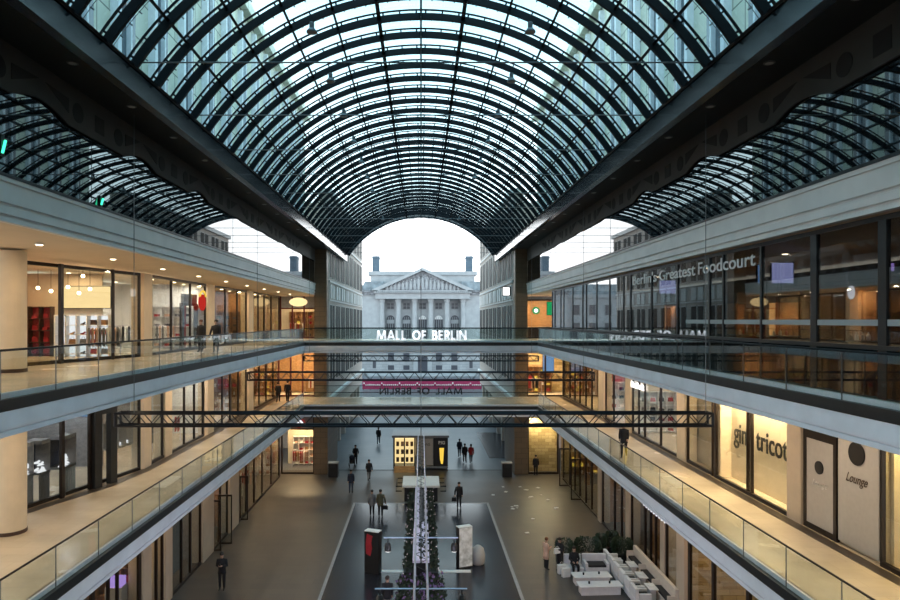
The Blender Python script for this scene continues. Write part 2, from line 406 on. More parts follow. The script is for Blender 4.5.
# gallery rails
for s in (-1, 1):
    for lev, z in ((2, Z2), (3, Z3)):
        r = empty('glass_railing', (s * 9.9, 0, z), label=f'frameless glass railing with dark handrail along the {SD[s]} gallery, {"upper" if lev==3 else "lower"} storey', cat='railing')
        y = YB0 - .1; J0 = None
        while y > 3:
            y0 = y - 2.33
            bx(-.012, .012, y0 + .02, y, -.2, 1.0).build('glass_panel', 'railglass', r)
            if J0 is None: J0 = bx(-.013, .013, -.004, .012, -.2, 1.0).build('panel_joint', 'cable', r, (0, y0, 0))
            else: cp(J0, r, (0, y0, 0))
            y = y0
        MB().tube([(0, 3, 1.03), (0, YB0 - .05, 1.03)], .03).build('handrail', 'mull' if lev == 2 else 'steel', r)

# pillars
for s in (-1, 1):
    p = MB().box(s * 8.8, s * 9.95, 60.65, 61.85, 5, 19.75)
    struct(bx(s * 7.95, s * 9.12, 55.3, 61.85, 0, 4.95).build(f'wall_{SD[s]}', 'pillar'), f'brown stone ground floor pier under the bridge end on the {SD[s]}')
    struct(p.build(f'wall_{SD[s]}', 'pillar'), f'tall brown stone pier at the {SD[s]} end of the mall')

# ------------------------------------------------------------------ shopfronts
def bayname(i): return ORD[i]
WN = 1; DN = 1
def shopfront(s, z0, z1, pxs, xf, yf, wide=(), label='', glass='shopglass', mat='mull'):
    """pxs: picture columns of the mullions; xf(y) gives the facade line"""
    global WN
    pts = []
    for px in pxs:
        y = yf(px); pts.append((xf(y), y))
    c = pts[0]
    wroot = empty(f'window_{WN}', (c[0], c[1], z0)); WN += 1
    struct(wroot, label)
    def rl(mb): mb.v = [(x - c[0], y - c[1], zz - z0) for x, y, zz in mb.v]; return mb
    for i, p in enumerate(pts):
        t = .20 if i in wide else .08
        d = .06
        rl(bx(p[0] - d, p[0] + d, p[1] - t / 2, p[1] + t / 2, z0, z1)).build('mullion', mat, wroot)
    for a, b in zip(pts, pts[1:]):
        rl(MB().wall(a, b, z0 + .1, z1 - .1, .02)).build('pane', glass, wroot)
    rl(MB().wall(pts[0], pts[-1], z1 - .14, z1, .14)).build('top_rail', mat, wroot)
    rl(MB().wall(pts[0], pts[-1], z0, z0 + .14, .14)).build('bottom_rail', mat, wroot)
    return wroot, pts
def pilaster(s, px0, px1, z0, z1, xf, yf, label, mat='cream', t=.5):
    y0, y1 = sorted((yf(px0), yf(px1))); x = xf((y0 + y1) / 2)
    o = bx(x - s * .12, x + s * t, y0, y1, z0, z1).build(f'wall_{SD[s]}', mat)
    return struct(o, label)
XL = lambda y: xl(y)
def SXf(X): return lambda y: X
def SYf(X): return lambda px: Yx(px, X)

# goods (linked copies)
def proto_goods():
    P = {}
    m = MB(); m.tube([(-.12, 0, .03), (-.02, 0, .04), (.06, 0, .08), (.1, 0, .12)], [.03, .045, .045, .04], 8); m.box(-.14, .13, -.045, .045, 0, .02); P['shoe'] = m
    m = MB(); m.prism([(-.16, 0), (.16, 0), (.13, .24), (-.13, .24)], 'y', -.06, .06); m.tube([(-.07, 0, .23), (-.05, 0, .34), (.05, 0, .34), (.07, 0, .23)], .012, 6); P['handbag'] = m
    m = MB(); m.box(-.14, .14, -.12, .12, 0, .05); m.box(-.13, .13, -.11, .11, .05, .1); m.box(-.14, .14, -.12, .1, .1, .15); P['folded_shirt'] = m
    m = MB(); m.lathe([(.05, 0), (.06, .02), (.06, .16), (.025, .2), (.025, .25), (.03, .26)], n=10); P['bottle'] = m
    m = MB(); m.box(-.13, .13, -.1, .1, 0, .2); m.box(-.14, .14, -.11, .11, .2, .24); P['gift_box'] = m
    return P
GP = proto_goods(); GC = {}
def good(kind, mat, loc, rz, label, group):
    k = (kind, mat)
    if k not in GC:
        o = GP[kind].build(kind, mat); GC[k] = o
    else:
        o = GC[k].copy(); COL.objects.link(o)
    o.location = loc; o.rotation_euler = (0, 0, rz); return tag(o, label, kind.replace('_', ' '), group)
def shelf_unit(loc, rz, w_, h, rows, cols, mat, gmats, kinds, where, back=None):
    """a shelf stands at loc, faces local -Y"""
    r = empty('shelf_unit', loc, rz, label=f'{where}', cat='shelf')
    fr = MB(); d = .36
    for i in range(cols + 1):
        x = -w_ / 2 + w_ * i / cols; fr.box(x - .02, x + .02, -d, 0, 0, h)
    fr.build('frame', mat, r)
    for j in range(rows + 1):
        zz = .12 + (h - .15) * j / rows
        bx(-w_ / 2 + .02, w_ / 2 - .02, -d, 0, zz - .02, zz + .01).build('shelf_board', mat, r)
    bx(-w_ / 2, w_ / 2, 0, .02, 0, h).build('back_panel', back or mat, r)
    Mx = Matrix.Translation(loc) @ Matrix.Rotation(rz, 4, 'Z')
    for j in range(rows):
        for i in range(cols):
            if random.random() < .12: continue
            zz = .12 + (h - .15) * j / rows + .012
            p = Mx @ Vector((-w_ / 2 + w_ * (i + .5) / cols, -d * .5, zz))
            good(random.choice(kinds), random.choice(gmats), p, rz + random.uniform(-.3, .3), 'article on the ' + ' '.join(where.split()[:12]), 'articles on the ' + where)
    return r
def rack(loc, rz, n, cols, where):
    r = empty('clothes_rack', loc, rz, label=where, cat='clothes rack')
    m = MB(); m.tube([(-.7, 0, 0), (-.7, 0, 1.45), (.7, 0, 1.45), (.7, 0, 0)], .02, 6); m.build('rail_frame', 'alu', r)
    for i in range(n):
        x = -.6 + 1.2 * i / (n - 1); g = MB()
        g.prism([(-.2, .55), (.2, .6), (.22, 1.3), (.06, 1.4), (-.06, 1.4), (-.22, 1.3)], 'x', x - .035, x + .035)
        g.build('garment', random.choice(cols), r)
def downlight(loc, warm=True, grp='', lab=''):
    m = MB(); m.lathe([(.13, 0), (.13, -.03), (.1, -.03)], n=14)
    o = empty('ceiling_lamp', loc, label=lab, cat='ceiling lamp', group=grp)
    m.build('trim_ring', 'white', o); MB().lathe([(.095, -.034), (.095, -.04)], n=14).build('bulb', 'warm', o)
    return o

def shop(s, z0, z1, y0, y1, xin, depth, wallmat, backmat, power, col, label, lamps=2):
    """room behind a shopfront: back wall and far side wall"""
    xb = s * (abs(xin) + depth)
    struct(bx(xb, xb + s * .12, y0, y1, z0, z1 + .02).build(f'wall_{SD[s]}', backmat), f'back wall of the {label}')
    struct(bx(xin + s * .25, xb, y1 - .1, y1 + .02, z0, z1 + .02).build(f'wall_{SD[s]}', wallmat), f'far side wall of the {label}')
    xm = (xin + xb) / 2
    lamps *= 2
    for i in range(lamps):
        xm = (xin + xb) / 2 + (.28 if i % 2 else -.28) * depth
        yy = y0 + (y1 - y0) * (i + .5) / lamps
        downlight((xm, yy, z1 - .02), lab=f'round lamp in the ceiling of the {label}', grp=f'lamps in the {label}')
        lamp_area((xm, yy, z1 - .09), .3, power / lamps, col)

# ---- left L3
z0, z1 = Z3, 15.4
CW = (1, .70, .40)
specs = [
 ('toy and gift shop, upper left gallery', (22, 61, 113, 139), (1,), 2),
 ('white lit clothing shop, upper left gallery', (151, 171, 190, 205), (), 2),
 ('amber lit shop, upper left gallery', (214, 225, 237, 246), (), 2),
 ('far corner shop, upper left gallery', (253, 258, 264, 271, 279), (2,), 1)]
pil = [(141, 150), (206, 213), (247, 252)]
for i, (lab, pxs, wide, nl) in enumerate(specs):
    shopfront(-1, z0, z1, pxs, XL, Yleft, wide, f'dark framed glass front of the {lab}')
for i, (a, b) in enumerate(pil):
    pilaster(-1, a, b, z0, z1, XL, Yleft, f'cream pilaster, {ORD[i]} from the camera on the upper left gallery')
yb = [21.0, 31.8, 41.2, 50.8, 61.7]
walls3 = ['cream', 'white', 'wood', 'cream']; backs3 = ['pinkp', 'white', 'beige', 'wood']
pw = [420, 420, 260, 220]
for i in range(4):
    shop(-1, z0, z1, yb[i], yb[i + 1], -15.3 if i == 0 else -13.4, 5.5, walls3[i], backs3[i], pw[i], (1, .86, .72) if i == 1 else CW, specs[i][0], specs[i][3])
# ---- left L2
z0, z1 = Z2, 10.4
specs2 = [
 ('shoe and watch shop, lower left gallery', (22, 62, 90, 113, 139), (1, 2, 3), 2),
 ('grey clothing shop, lower left gallery', (150, 162, 184, 194, 203), (4,), 2),
 ('dim clothing shop, lower left gallery', (213, 222, 230, 238, 246), (2,), 2),
 ('corner shop, lower left gallery', (252, 259, 266, 273, 279), (), 1)]
for i, (lab, pxs, wide, nl) in enumerate(specs2):
    shopfront(-1, z0, z1, pxs, XL, Yleft, wide, f'dark framed glass front of the {lab}')
for i, (a, b) in enumerate([(141, 149), (163, 170), (206, 212), (247, 252)]):
    pilaster(-1, a, b, z0, z1, XL, Yleft, f'cream pilaster, {ORD[i]} from the camera on the lower left gallery')
for i in range(4):
    shop(-1, z0, z1, yb[i], yb[i + 1], -15.3 if i == 0 else -13.4, 5, ['greywall', 'white', 'wood', 'cream'][i], ['greywall', 'greywall', 'beige', 'wood'][i], [320, 300, 230, 260][i], [(.85, .9, 1), (1, .85, .7), CW, CW][i], specs2[i][0], specs2[i][3])
# round columns on the left galleries
for lev, z0, z1 in ((2, Z2, 10.4), (3, Z3, 15.45)):
    m = MB().lathe([(.50, .12), (.50, z1 - z0)], n=32); r = empty('round_column', (-13.85, 21.9, z0), label=f'thick round cream column near the camera on the {"upper" if lev==3 else "lower"} left gallery', cat='column')
    m.build('shaft', 'cream', r, smooth=False); MB().lathe([(.515, 0), (.515, .12)], n=32).build('base_ring', 'woodd', r)
# ---- left ground
z0, z1 = 0, 4.9
XG = -11.9
specs1 = [
 ('dark shop with purple lit stand, ground floor left', (60, 92, 108, 117, 139), (1, 4)),
 ('lamp shop, ground floor left', (150, 156, 162), ()),
 ('poster window shop, ground floor left', (171, 181, 190, 200), ()),
 ('shop behind open glass doors, ground floor left', (213, 220, 227), ()),
 ('bright fashion shop, ground floor left', (238, 246, 254, 262, 271, 279), (5,))]
for i, (lab, pxs, wide) in enumerate(specs1):
    shopfront(-1, z0, z1, pxs, SXf(XG), SYf(XG), wide, f'dark framed glass front of the {lab}')
for i, (a, b) in enumerate([(140, 149), (163, 170), (201, 212), (228, 237)]):
    pilaster(-1, a, b, z0, z1, SXf(XG), SYf(XG), f'cream pilaster, {ORD[i]} from the camera on the ground floor left', 'beige')
yg = [14, 28.3, 30.5, 35.8, 41.5, 55.6]
for i in range(5):
    shop(-1, z0, z1, yg[i], yg[i + 1], XG, 6, ['woodd', 'cream', 'greywall', 'wood', 'cream'][i], ['wood', 'wood', 'greywall', 'wood', 'cream'][i], [240, 300, 150, 240, 520][i], CW, specs1[i][0], 2)
# ---- right L2
z0, z1 = Z2, 10.4; XR = 13.4
specsr = [
 ('yellow lit corner shop, lower right gallery', (564, 570, 575, 580, 586, 592, 599), (0,)),
 ('sportswear shop, lower right gallery', (606, 614, 626), ()),
 ('shop under the white lettering, lower right gallery', (633, 639, 645, 661, 678), ()),
 ('blank screened unit, lower right gallery', (688, 713), ()),
 ('cream lit fashion shop, lower right gallery', (716, 748, 752, 789), (0,)),
 ('yellow lit unit, lower right gallery', (883, 930), ())]
for i, (lab, pxs, wide) in enumerate(specsr):
    shopfront(1, z0, z1, pxs, SXf(XR), SYf(XR), wide, f'dark framed glass front of the {lab}')
for i, (a, b) in enumerate([(600, 605), (627, 632), (679, 687), (790, 804)]):
    pilaster(1, a, b, z0, z1, SXf(XR), SYf(XR), f'cream pilaster, {ORD[3-i]} from the camera on the lower right gallery', 'cream' if i < 3 else 'beige')
yr = [Yx(930, XR), Yx(883, XR), Yx(797, XR), Yx(714, XR), Yx(683, XR), Yx(630, XR), Yx(602, XR), 61.7]
labr = ['yellow lit unit, lower right gallery', 'lounge unit, lower right gallery', 'cream lit fashion shop, lower right gallery', 'blank screened unit, lower right gallery', 'shop under the white lettering, lower right gallery', 'sportswear shop, lower right gallery', 'yellow lit corner shop, lower right gallery']
for i in range(7):
    if i == 1: continue
    shop(1, z0, z1, yr[i], yr[i + 1], XR, [2.0, 4, .75, .6, 5, 5, 6][i], ['cream', 'beige', 'cream', 'beige', 'cream', 'pinkp', 'gold2' if 0 else 'stonegold'][i], ['cream', 'beige', 'cream', 'beige', 'greywall', 'pinkp', 'stonegold'][i], [200, 0, 700, 60, 300, 260, 420][i], [(1, .75, .3), CW, (1, .76, .44), CW, (1, .86, .75), (1, .8, .65), (1, .72, .34)][i], labr[i], [1, 1, 3, 1, 2, 2, 3][i])
# lounge unit: screened door and panel
ylo0, ylo1 = Yx(881, XR), Yx(838, XR); yd1 = Yx(805, XR)
lp = empty('wall_panel', (XR, (ylo0 + ylo1) / 2, Z2), label='large beige panel with black disc and script word on the lower right gallery', cat='panel')
bx(-.03, .05, ylo0 - (ylo0 + ylo1) / 2 + .05, ylo1 - (ylo0 + ylo1) / 2 - .05, .12, 4.4).build('board', 'poster', lp)
def disc(r, parent, loc, mat='black', sx=1.): 
    m = MB(); pts = [(r * math.cos(2 * PI * k / 28), r * sx * math.sin(2 * PI * k / 28)) for k in range(28)]; m.prism(pts, 'x', -.02, .02)
    return m.build('disc', mat, parent, loc)
disc(.36, lp, (-.06, 0, 3.05)); text('lettering', 'Lounge', .42, 'woodd', lp, (-.06, 0, 2.25), ROT_R, .003, font_shear=.5, width=1.0)
dr = empty(f'door_{DN}', (XR, (ylo1 + yd1) / 2, Z2)); DN += 1
struct(dr, 'dark framed door covered by a grey poster beside the lounge panel'); hw = (yd1 - ylo1) / 2
bx(-.06, .06, -hw, -hw + .16, 0, 4.4).build('frame', 'mull', dr); bx(-.06, .06, hw - .16, hw, 0, 4.4).build('frame', 'mull', dr)
bx(-.06, .06, -hw + .16, hw - .16, 3.1, 3.4).build('frame', 'mull', dr); bx(-.04, .04, -hw + .16, hw - .16, 3.4, 4.4).build('transom_panel', 'poster', dr)
bx(-.06, .06, -hw + .16, hw - .16, 0, .2).build('frame', 'mull', dr)
bx(-.04, .04, -hw + .16, hw - .16, .2, 3.1).build('leaf', 'poster', dr)
disc(.22, dr, (-.06, 0, 2.2)); text('lettering', 'Lounge', .28, 'letterg', dr, (-.06, 0, 1.65), ROT_R, .004, font_shear=.5)
struct(bx(XR + .1, XR + .3, ylo0, yd1, Z2, 10.4).build('wall_right', 'beige'), 'wall behind the lounge panel, lower right gallery')
# dark floor border on right gallery
struct(bx(XR - .55, XR - .14, YS, 61.7, Z2, Z2 + .006).build(f'trim_{tn}', 'tiledark'), 'dark floor border along the lower right shopfronts'); tn += 1
bm_ = MB()
for a, b in zip(range(16, 61, 3), range(19, 62, 3)):
    for zz in (Z2,): bm_.wall((xl(a) + .35, a), (xl(b) + .35, b), zz, zz + .006, .45)
struct(bm_.build(f'trim_{tn}', 'tiledark'), 'dark floor border along the lower left shopfronts'); tn += 1
# ---- right ground
z0, z1 = 0, 4.9; XH = 11.75
specsg = [
 ('entrance hall, ground floor right', (563.5, 570, 575, 580, 586, 592, 599), (0,)),
 ('glass doors shop, ground floor right', (603, 615, 622, 627), ()),
 ('grey window shop, ground floor right', (632, 645), ()),
 ('doors under small white lettering, ground floor right', (645.5, 651, 656, 662), (3,)),
 ('violet lit shop, ground floor right', (667, 678), ()),
 ('amber lit shop, ground floor right', (690, 714, 749, 790), (0, 1, 2))]
for i, (lab, pxs, wide) in enumerate(specsg):
    shopfront(1, z0, z1, pxs, SXf(XH), SYf(XH), wide, f'dark framed glass front of the {lab}')
for i, (a, b) in enumerate([(599.5, 602.5), (627.5, 631.5), (662.5, 666.5), (679, 687)]):
    pilaster(1, a, b, z0, z1, SXf(XH), SYf(XH), f'beige pilaster, {ORD[3-i]} from the camera on the ground floor right', 'beige')
yh = [14, Yx(683, XH), Yx(665, XH), Yx(645, XH), Yx(630, XH), Yx(601, XH), 55.6]
labh = [specsg[5][0], specsg[4][0], specsg[3][0], specsg[2][0], specsg[1][0], specsg[0][0]]
for i in range(6):
    shop(1, z0, z1, yh[i], yh[i + 1], XH, [3, 5, 5, 5, 5, 6][i], ['stonegold', 'greywall', 'wood', 'greywall', 'wood', 'stonegold'][i], ['stonegold', 'greywall', 'wood', 'greywall', 'beige', 'stonegold'][i], [330, 70, 60, 50, 90, 260][i], (1, .68, .34), labh[i], 2)

# ---- end walls of the galleries (facing the camera)
def endwall(s, z0, z1, x0, x1, y, panes, label, mat='mull', inmat='wood', power=200, col=CW, depth=4, inside=True, header=0.):
    global WN
    xa, xb = sorted((x0, x1)); r = empty(f'window_{WN}', ((xa + xb) / 2, y, z0)); WN += 1; struct(r, label)
    c = (xa + xb) / 2; n = panes; ws = (xb - xa) / n
    for i in range(n + 1): bx(xa - c + ws * i - .07, xa - c + ws * i + .07, -.08, .08, 0, z1 - z0).build('mullion', mat, r)
    for i in range(n): bx(xa - c + ws * i + .07, xa - c + ws * (i + 1) - .07, -.01, .01, .12, z1 - z0 - .1 - header).build('pane', 'shopglass', r)
    bx(xa - c, xb - c, -.09, .09, z1 - z0 - .12 - header, z1 - z0 - header).build('top_rail', mat, r); bx(xa - c, xb - c, -.09, .09, 0, .14).build('bottom_rail', mat, r)
    if header: bx(xa - c, xb - c, -.04, .04, z1 - z0 - header, z1 - z0).build('header_panel', 'greywall', r)
    struct(bx(min(s * 9.97, s * 15.3) if z0 > 1 else xa - .3, max(s * 9.97, s * 15.3) if z0 > 1 else xb + .3, y + depth, y + depth + .1, z0, z1).build('wall_back', inmat), 'lit inner wall behind the ' + label)
    for i in range(2):
        x = xa + (xb - xa) * (i + .5) / 2
        downlight((x, y + depth * .5, z1 - .02), lab='lamp behind the ' + label, grp='lamps behind the ' + label)
        lamp_area((x, y + depth * .5, z1 - .09), .3, power / 2, col)
    return r
endwall(-1, Z3, 15.4, -13.3, -9.95, 61.6, 3, 'glass doors with oval sign at the end of the upper left gallery', 'redframe', 'warm2' if 0 else 'cream', 200, header=1.1)
endwall(-1, Z2, 10.4, -13.3, -9.95, 60.8, 3, 'red framed glass doors at the end of the lower left gallery', 'redframe', 'wood', 460)
endwall(1, Z3, 15.4, 9.95, 13.3, 61.6, 1, 'wood lined snack bar front at the end of the upper right gallery', 'mull', 'wood', 380, header=.3)
endwall(1, Z2, 10.4, 9.95, 13.3, 60.8, 2, 'bright shop front at the end of the lower right gallery', 'mull', 'stonegold', 560)
endwall(-1, 0, 4.9, -11.9, -9.15, 55.6, 1, 'bright fashion shop window at the end of the ground floor left', 'mull', 'cream', 520, header=1.0)
endwall(1, 0, 4.9, 9.15, 11.7, 55.6, 1, 'gold lit stone window at the end of the ground floor right', 'mull', 'stonegold', 400, (1, .80, .48), depth=1.0)
# floor/ceiling slabs behind end walls
for s in (-1, 1):
    struct(bx(s * 9.15, s * 20, 55.7, 66.5, 5.0, 5.9).build('ceiling', 'ceil'), f'slab behind the {SD[s]} end shops, ground floor')
    struct(bx(s * 9.15, s * 20, 61.9, 66.5, 10.42, 11.35).build('ceiling', 'ceil'), f'slab behind the {SD[s]} end shops, middle')
    struct(bx(s * 9.15, s * 20, 61.9, 66.5, 15.5, 16.45).build('ceiling', 'ceil'), f'slab behind the {SD[s]} end shops, top')
    struct(bx(s * 9.97, s * 10.07, 61.9, 66.5, 0, 19.7).build(f'wall_{SD[s]}', 'stone'), f'side wall of the {SD[s]} end shops')

LV = {1: 'ground floor', 2: 'lower', 3: 'upper'}
for s in (-1, 1):
    for lev, z, X in ((1, 4.98, 10.9), (2, 10.43, 11.6), (3, 15.5, 11.8)):
        if s == 1 and lev == 3: continue
        i = 0; y = 10.5
        while y < 61:
            downlight((s * X, y, z), lab=f'round downlight in the ceiling over the {SD[s]} {LV[lev]} walkway', grp=f'downlights over the {SD[s]} {LV[lev]} walkway')
            lamp_area((s * X, y, z - .07), .22, {1: 20, 2: 72, 3: 72}[lev], (1, .75, .49)); y += 4.8

# ------------------------------------------------------------------ food court, upper right
pxm = [555, 561, 564, 573, 583, 586.6, 597, 610, 624, 631, 652, 678, 710, 724, 762, 815, 884]
ysm = sorted([10.2 * F / (p - VX) for p in pxm] + [50.4, 11.6, 8.8])
fr_ = empty(f'window_{WN}', (10.2, 8.8, Z3)); WN += 1; struct(fr_, 'long glass front of the food court with dark mullions')
wd = [10.2 * F / (815 - VX), 10.2 * F / (884 - VX)]
for y in ysm:
    t = .26 if any(abs(y - q) < .05 for q in wd) else .10
    bx(-.045, .06, y - 8.8 - t / 2, y - 8.8 + t / 2, 0, 4.05).build('mullion', 'dark', fr_)
for a, b in zip(ysm, ysm[1:]):
    bx(-.012, .012, a - 8.8 + .03, b - 8.8 - .03, 1.18, 4.0).build('pane', 'courtglass', fr_)
bx(-.03, .03, 0, 41.6, 0, 1.1).build('spandrel', 'mirrorglass', fr_)
bx(-.08, .05, 0, 41.6, 1.08, 1.18).build('sill_rail', 'dark', fr_)
bx(-.02, -.014, 0, 25.0 - 8.8, 1.62, 1.76).build('frosted_band', 'frosted', fr_)
bx(-.06, .05, 0, 41.6, 3.95, 4.06).build('top_rail', 'dark', fr_)
MB().wall((.0, 41.6), (3.1, 41.6), 1.1, 4.0, .02).build('pane', 'courtglass', fr_)
MB().wall((.0, 41.6), (3.1, 41.6), 0, 1.1, .04).build('spandrel', 'mirrorglass', fr_)
struct(bx(18, 18.15, YS, 50.5, Z3, 15.4).build('wall_right', 'woodd'), 'dark back wall of the food court')
struct(bx(13.35, 18, 50.5, 50.62, Z3, 15.4).build('wall_right', 'greywall'), 'grey end wall of the food court')
def court_text(body, pa, pb, size=.62):
    ya, yb_ = 10.2 * F / (pa - VX), 10.2 * F / (pb - VX); o = text('shop_lettering', body, size, 'letterg', None, (10.135, (ya + yb_) / 2, 15.0), ROT_R, .01, width=abs(ya - yb_), bold=.006)
    return o
for body, pa, pb in (("Berlin's", 634, 658), ('Greatest', 661, 697), ('Foodcourt', 700, 757.5)):
    tag(court_text(body, pa, pb), f'silver word {body} on the food court glass', 'lettering')
def flat(name, x0, x1, y0, y1, z0, z1, mat, label, cat, frame=None):
    r = empty(name, ((x0 + x1) / 2, (y0 + y1) / 2, z0), label=label, cat=cat)
    hx, hy = abs(x1 - x0) / 2, abs(y1 - y0) / 2
    bx(-hx, hx, -hy, hy, 0, z1 - z0).build('casing', 'black', r)
    if hx > hy: bx(-hx + .03, hx - .03, -hy - .012, -hy, .03, z1 - z0 - .03).build('display_face', mat, r)
    else:
        sgn = -1 if x0 > 0 else 1
        bx(sgn * hx, sgn * (hx + .012), -hy + .03, hy - .03, .03, z1 - z0 - .03).build('display_face', mat, r)
    return r
def pxbox(px0, px1, py0, py1, Y): return ((px0 - VX) * Y / F, (px1 - VX) * Y / F, EYE - (py1 - VY) * Y / F, EYE - (py0 - VY) * Y / F)
for (a, b, c, d, Y, mat, nm, lab, cat) in (
    (771, 794, 262, 284, 23, 'screen', 'menu_screen', 'violet square screen hanging in the food court, nearer the camera', 'screen'),
    (757, 761.5, 264, 284, 24, 'bluescr', 'menu_screen', 'narrow pale blue screen edge beside the square violet screen', 'screen'),
    (659, 676, 280, 294, 34, 'screen', 'menu_screen', 'blue violet screen behind the word Greatest', 'screen'),
    (740, 758, 292, 302, 30, 'red', 'neon_sign', 'red lit oval sign over a food stall', 'sign'),
    (882, 895, 262, 272, 17, 'purple', 'neon_sign', 'small purple light at the right edge of the food court', 'sign')):
    x0, x1, q0, q1 = pxbox(a, b, c, d, Y)
    if cat == 'sign' and 'red' in lab:
        r = empty(nm, ((x0 + x1) / 2, Y, (q0 + q1) / 2), label=lab, cat=cat)
        m = MB(); hw_, hh = (x1 - x0) / 2, (q1 - q0) / 2
        m.prism([(hw_ * math.cos(2 * PI * k / 24), hh * math.sin(2 * PI * k / 24)) for k in range(24)], 'y', -.04, .04); m.build('face', 'redp', r)
        text('lettering', 'Green', .28, 'red', r, (0, -.05, 0), ROT_FRONT, .01)
    else: flat(nm, x0, x1, Y, Y + .08, q0, q1, mat, lab, cat)
# food stalls
def stall(px0, px1, Y, mat, z_a, z_b, lab, cmat='woodd'):
    x0, x1 = (px0 - VX) * Y / F, (px1 - VX) * Y / F
    x0 = max(x0, 11.0); r = empty('food_stall', ((x0 + x1) / 2, Y, Z3), label=lab, cat='food stall'); hw_ = (x1 - x0) / 2
    bx(-hw_, hw_, 0, .7, 0, 1.05).build('counter', cmat, r); bx(-hw_ - .05, hw_ + .05, -.05, .75, 1.05, 1.1).build('counter_top', 'lampoff', r)
    bx(-hw_, hw_, 1.8, 1.9, 1.1, z_b - Z3).build('lit_back_panel', mat, r)
    bx(-hw_, hw_, 0, .1, z_b - Z3, z_b - Z3 + .5).build('canopy', 'greywall', r)
    for k in (-1, 1): bx(k * hw_ - .05, k * hw_ + .05, 0, 1.9, 1.1, z_b - Z3).build('side_post', 'wood', r)
    return r, (x0 + x1) / 2, hw_
for (a, b, Y, mat, zb_, lab) in ((737, 758, 29.5, 'orange', 13.9, 'food stall with an orange glowing back under the red oval sign'),
        (768, 800, 27, 'orange', 13.9, 'food stall with orange columns right of the red oval sign'),
        (848, 878, 20.5, 'gold2', 14.2, 'food stall with a yellow lit kitchen'),
        (664, 677, 41, 'orange', 14.1, 'small far food stall glowing orange behind the word Greatest')):
    r, cx, hw_ = stall(a, b, Y, mat, 0, zb_, lab)
    for k in range(5):
        x = cx - hw_ * .8 + hw_ * 1.6 * k / 4
        good('bottle', random.choice(['white', 'redp', 'wood']), (x, Y + .3, Z3 + 1.1), 0, 'bottle on the counter of the ' + ' '.join(lab.split()[:10]), 'bottles on the ' + lab)
    lamp_area((cx, Y + .6, zb_ - .05), .3, 25, (1, .6, .25))
x0, x1, q0, q1 = pxbox(848, 854.5, 286, 299, 20.2)
r = empty('round_sign', ((x0 + x1) / 2, 20.2, (q0 + q1) / 2), label='white oval hanging sign at the yellow food stall', cat='sign')
MB().prism([(.1 * math.cos(2 * PI * k / 20), .21 * math.sin(2 * PI * k / 20)) for k in range(20)], 'y', -.03, .03).build('face', 'whitee', r)
for k in range(6):
    downlight((12.6, 10.5 + k * 6, 15.46), lab='dim round lamp in the food court ceiling', grp='lamps in the food court ceiling')
    lamp_area((12.6, 10.5 + k * 6, 15.38), .2, 10, (1, .8, .6))

# ------------------------------------------------------------------ top storey: mirror glass, frieze, soffit, beam
RY = 72.9; WR = 8.3; RAD = 9.994; CZ = 14.93
ZS = 19.77
for s in (-1, 1):
    r = empty(f'window_{WN}', (s * 9.98, YS, Z4)); WN += 1; struct(r, f'dark reflecting glass wall on the top storey, {SD[s]}')
    y = YS
    while y < 60.5:
        y1 = min(y + 3.0, 60.7); bx(-.02, .02, y - YS + .008, y1 - YS - .008, .12, ZS - Z4).build('pane', 'mirrorglass', r); y = y1
    # frieze with arches, discs and squares
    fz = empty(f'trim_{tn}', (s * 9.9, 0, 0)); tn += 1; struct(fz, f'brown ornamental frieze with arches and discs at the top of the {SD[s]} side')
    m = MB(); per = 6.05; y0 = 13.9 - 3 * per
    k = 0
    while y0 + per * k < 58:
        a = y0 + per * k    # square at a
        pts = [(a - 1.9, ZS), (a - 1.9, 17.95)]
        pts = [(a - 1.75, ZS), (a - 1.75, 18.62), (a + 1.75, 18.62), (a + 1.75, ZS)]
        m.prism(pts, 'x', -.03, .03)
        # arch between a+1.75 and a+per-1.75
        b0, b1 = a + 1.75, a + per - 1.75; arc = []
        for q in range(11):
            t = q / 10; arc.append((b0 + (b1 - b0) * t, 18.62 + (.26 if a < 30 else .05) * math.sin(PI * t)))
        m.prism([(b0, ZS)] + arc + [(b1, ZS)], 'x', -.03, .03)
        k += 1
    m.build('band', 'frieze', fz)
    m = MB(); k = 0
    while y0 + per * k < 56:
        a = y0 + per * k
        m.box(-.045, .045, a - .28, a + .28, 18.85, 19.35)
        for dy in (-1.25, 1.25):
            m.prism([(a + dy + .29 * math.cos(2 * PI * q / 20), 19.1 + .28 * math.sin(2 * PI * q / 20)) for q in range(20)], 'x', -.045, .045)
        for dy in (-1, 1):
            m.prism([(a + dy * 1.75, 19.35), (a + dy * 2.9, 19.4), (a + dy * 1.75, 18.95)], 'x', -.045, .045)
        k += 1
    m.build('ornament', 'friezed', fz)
    # soffit
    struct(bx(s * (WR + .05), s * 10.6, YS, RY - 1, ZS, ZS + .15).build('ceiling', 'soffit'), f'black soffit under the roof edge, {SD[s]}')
    # edge beam
    o = MB().prism([(s * WR, ZS - .02), (s * (WR + .25), ZS - .06), (s * (WR + .5), ZS + .1), (s * (WR + .5), 20.75), (s * (WR), 20.52)], 'y', YS, RY + .2)
    struct(o.build(f'trim_{tn}', 'steel2'), f'dark steel edge beam carrying the glass vault, {SD[s]}'); tn += 1
    for k in range(13):
        y = 9.9 + 3.4 * k; l = empty('recessed_downlight', (s * 8.95, y, ZS), label=f'unlit round downlight in the black soffit on the {SD[s]}', cat='downlight', group=f'downlights in the {SD[s]} black soffit')
        MB().lathe([(.14, 0), (.14, -.03), (.11, -.03)], n=14).build('trim_ring', 'lampoff', l); MB().lathe([(.1, -.028), (.1, -.034)], n=14).build('lens', 'lens', l)
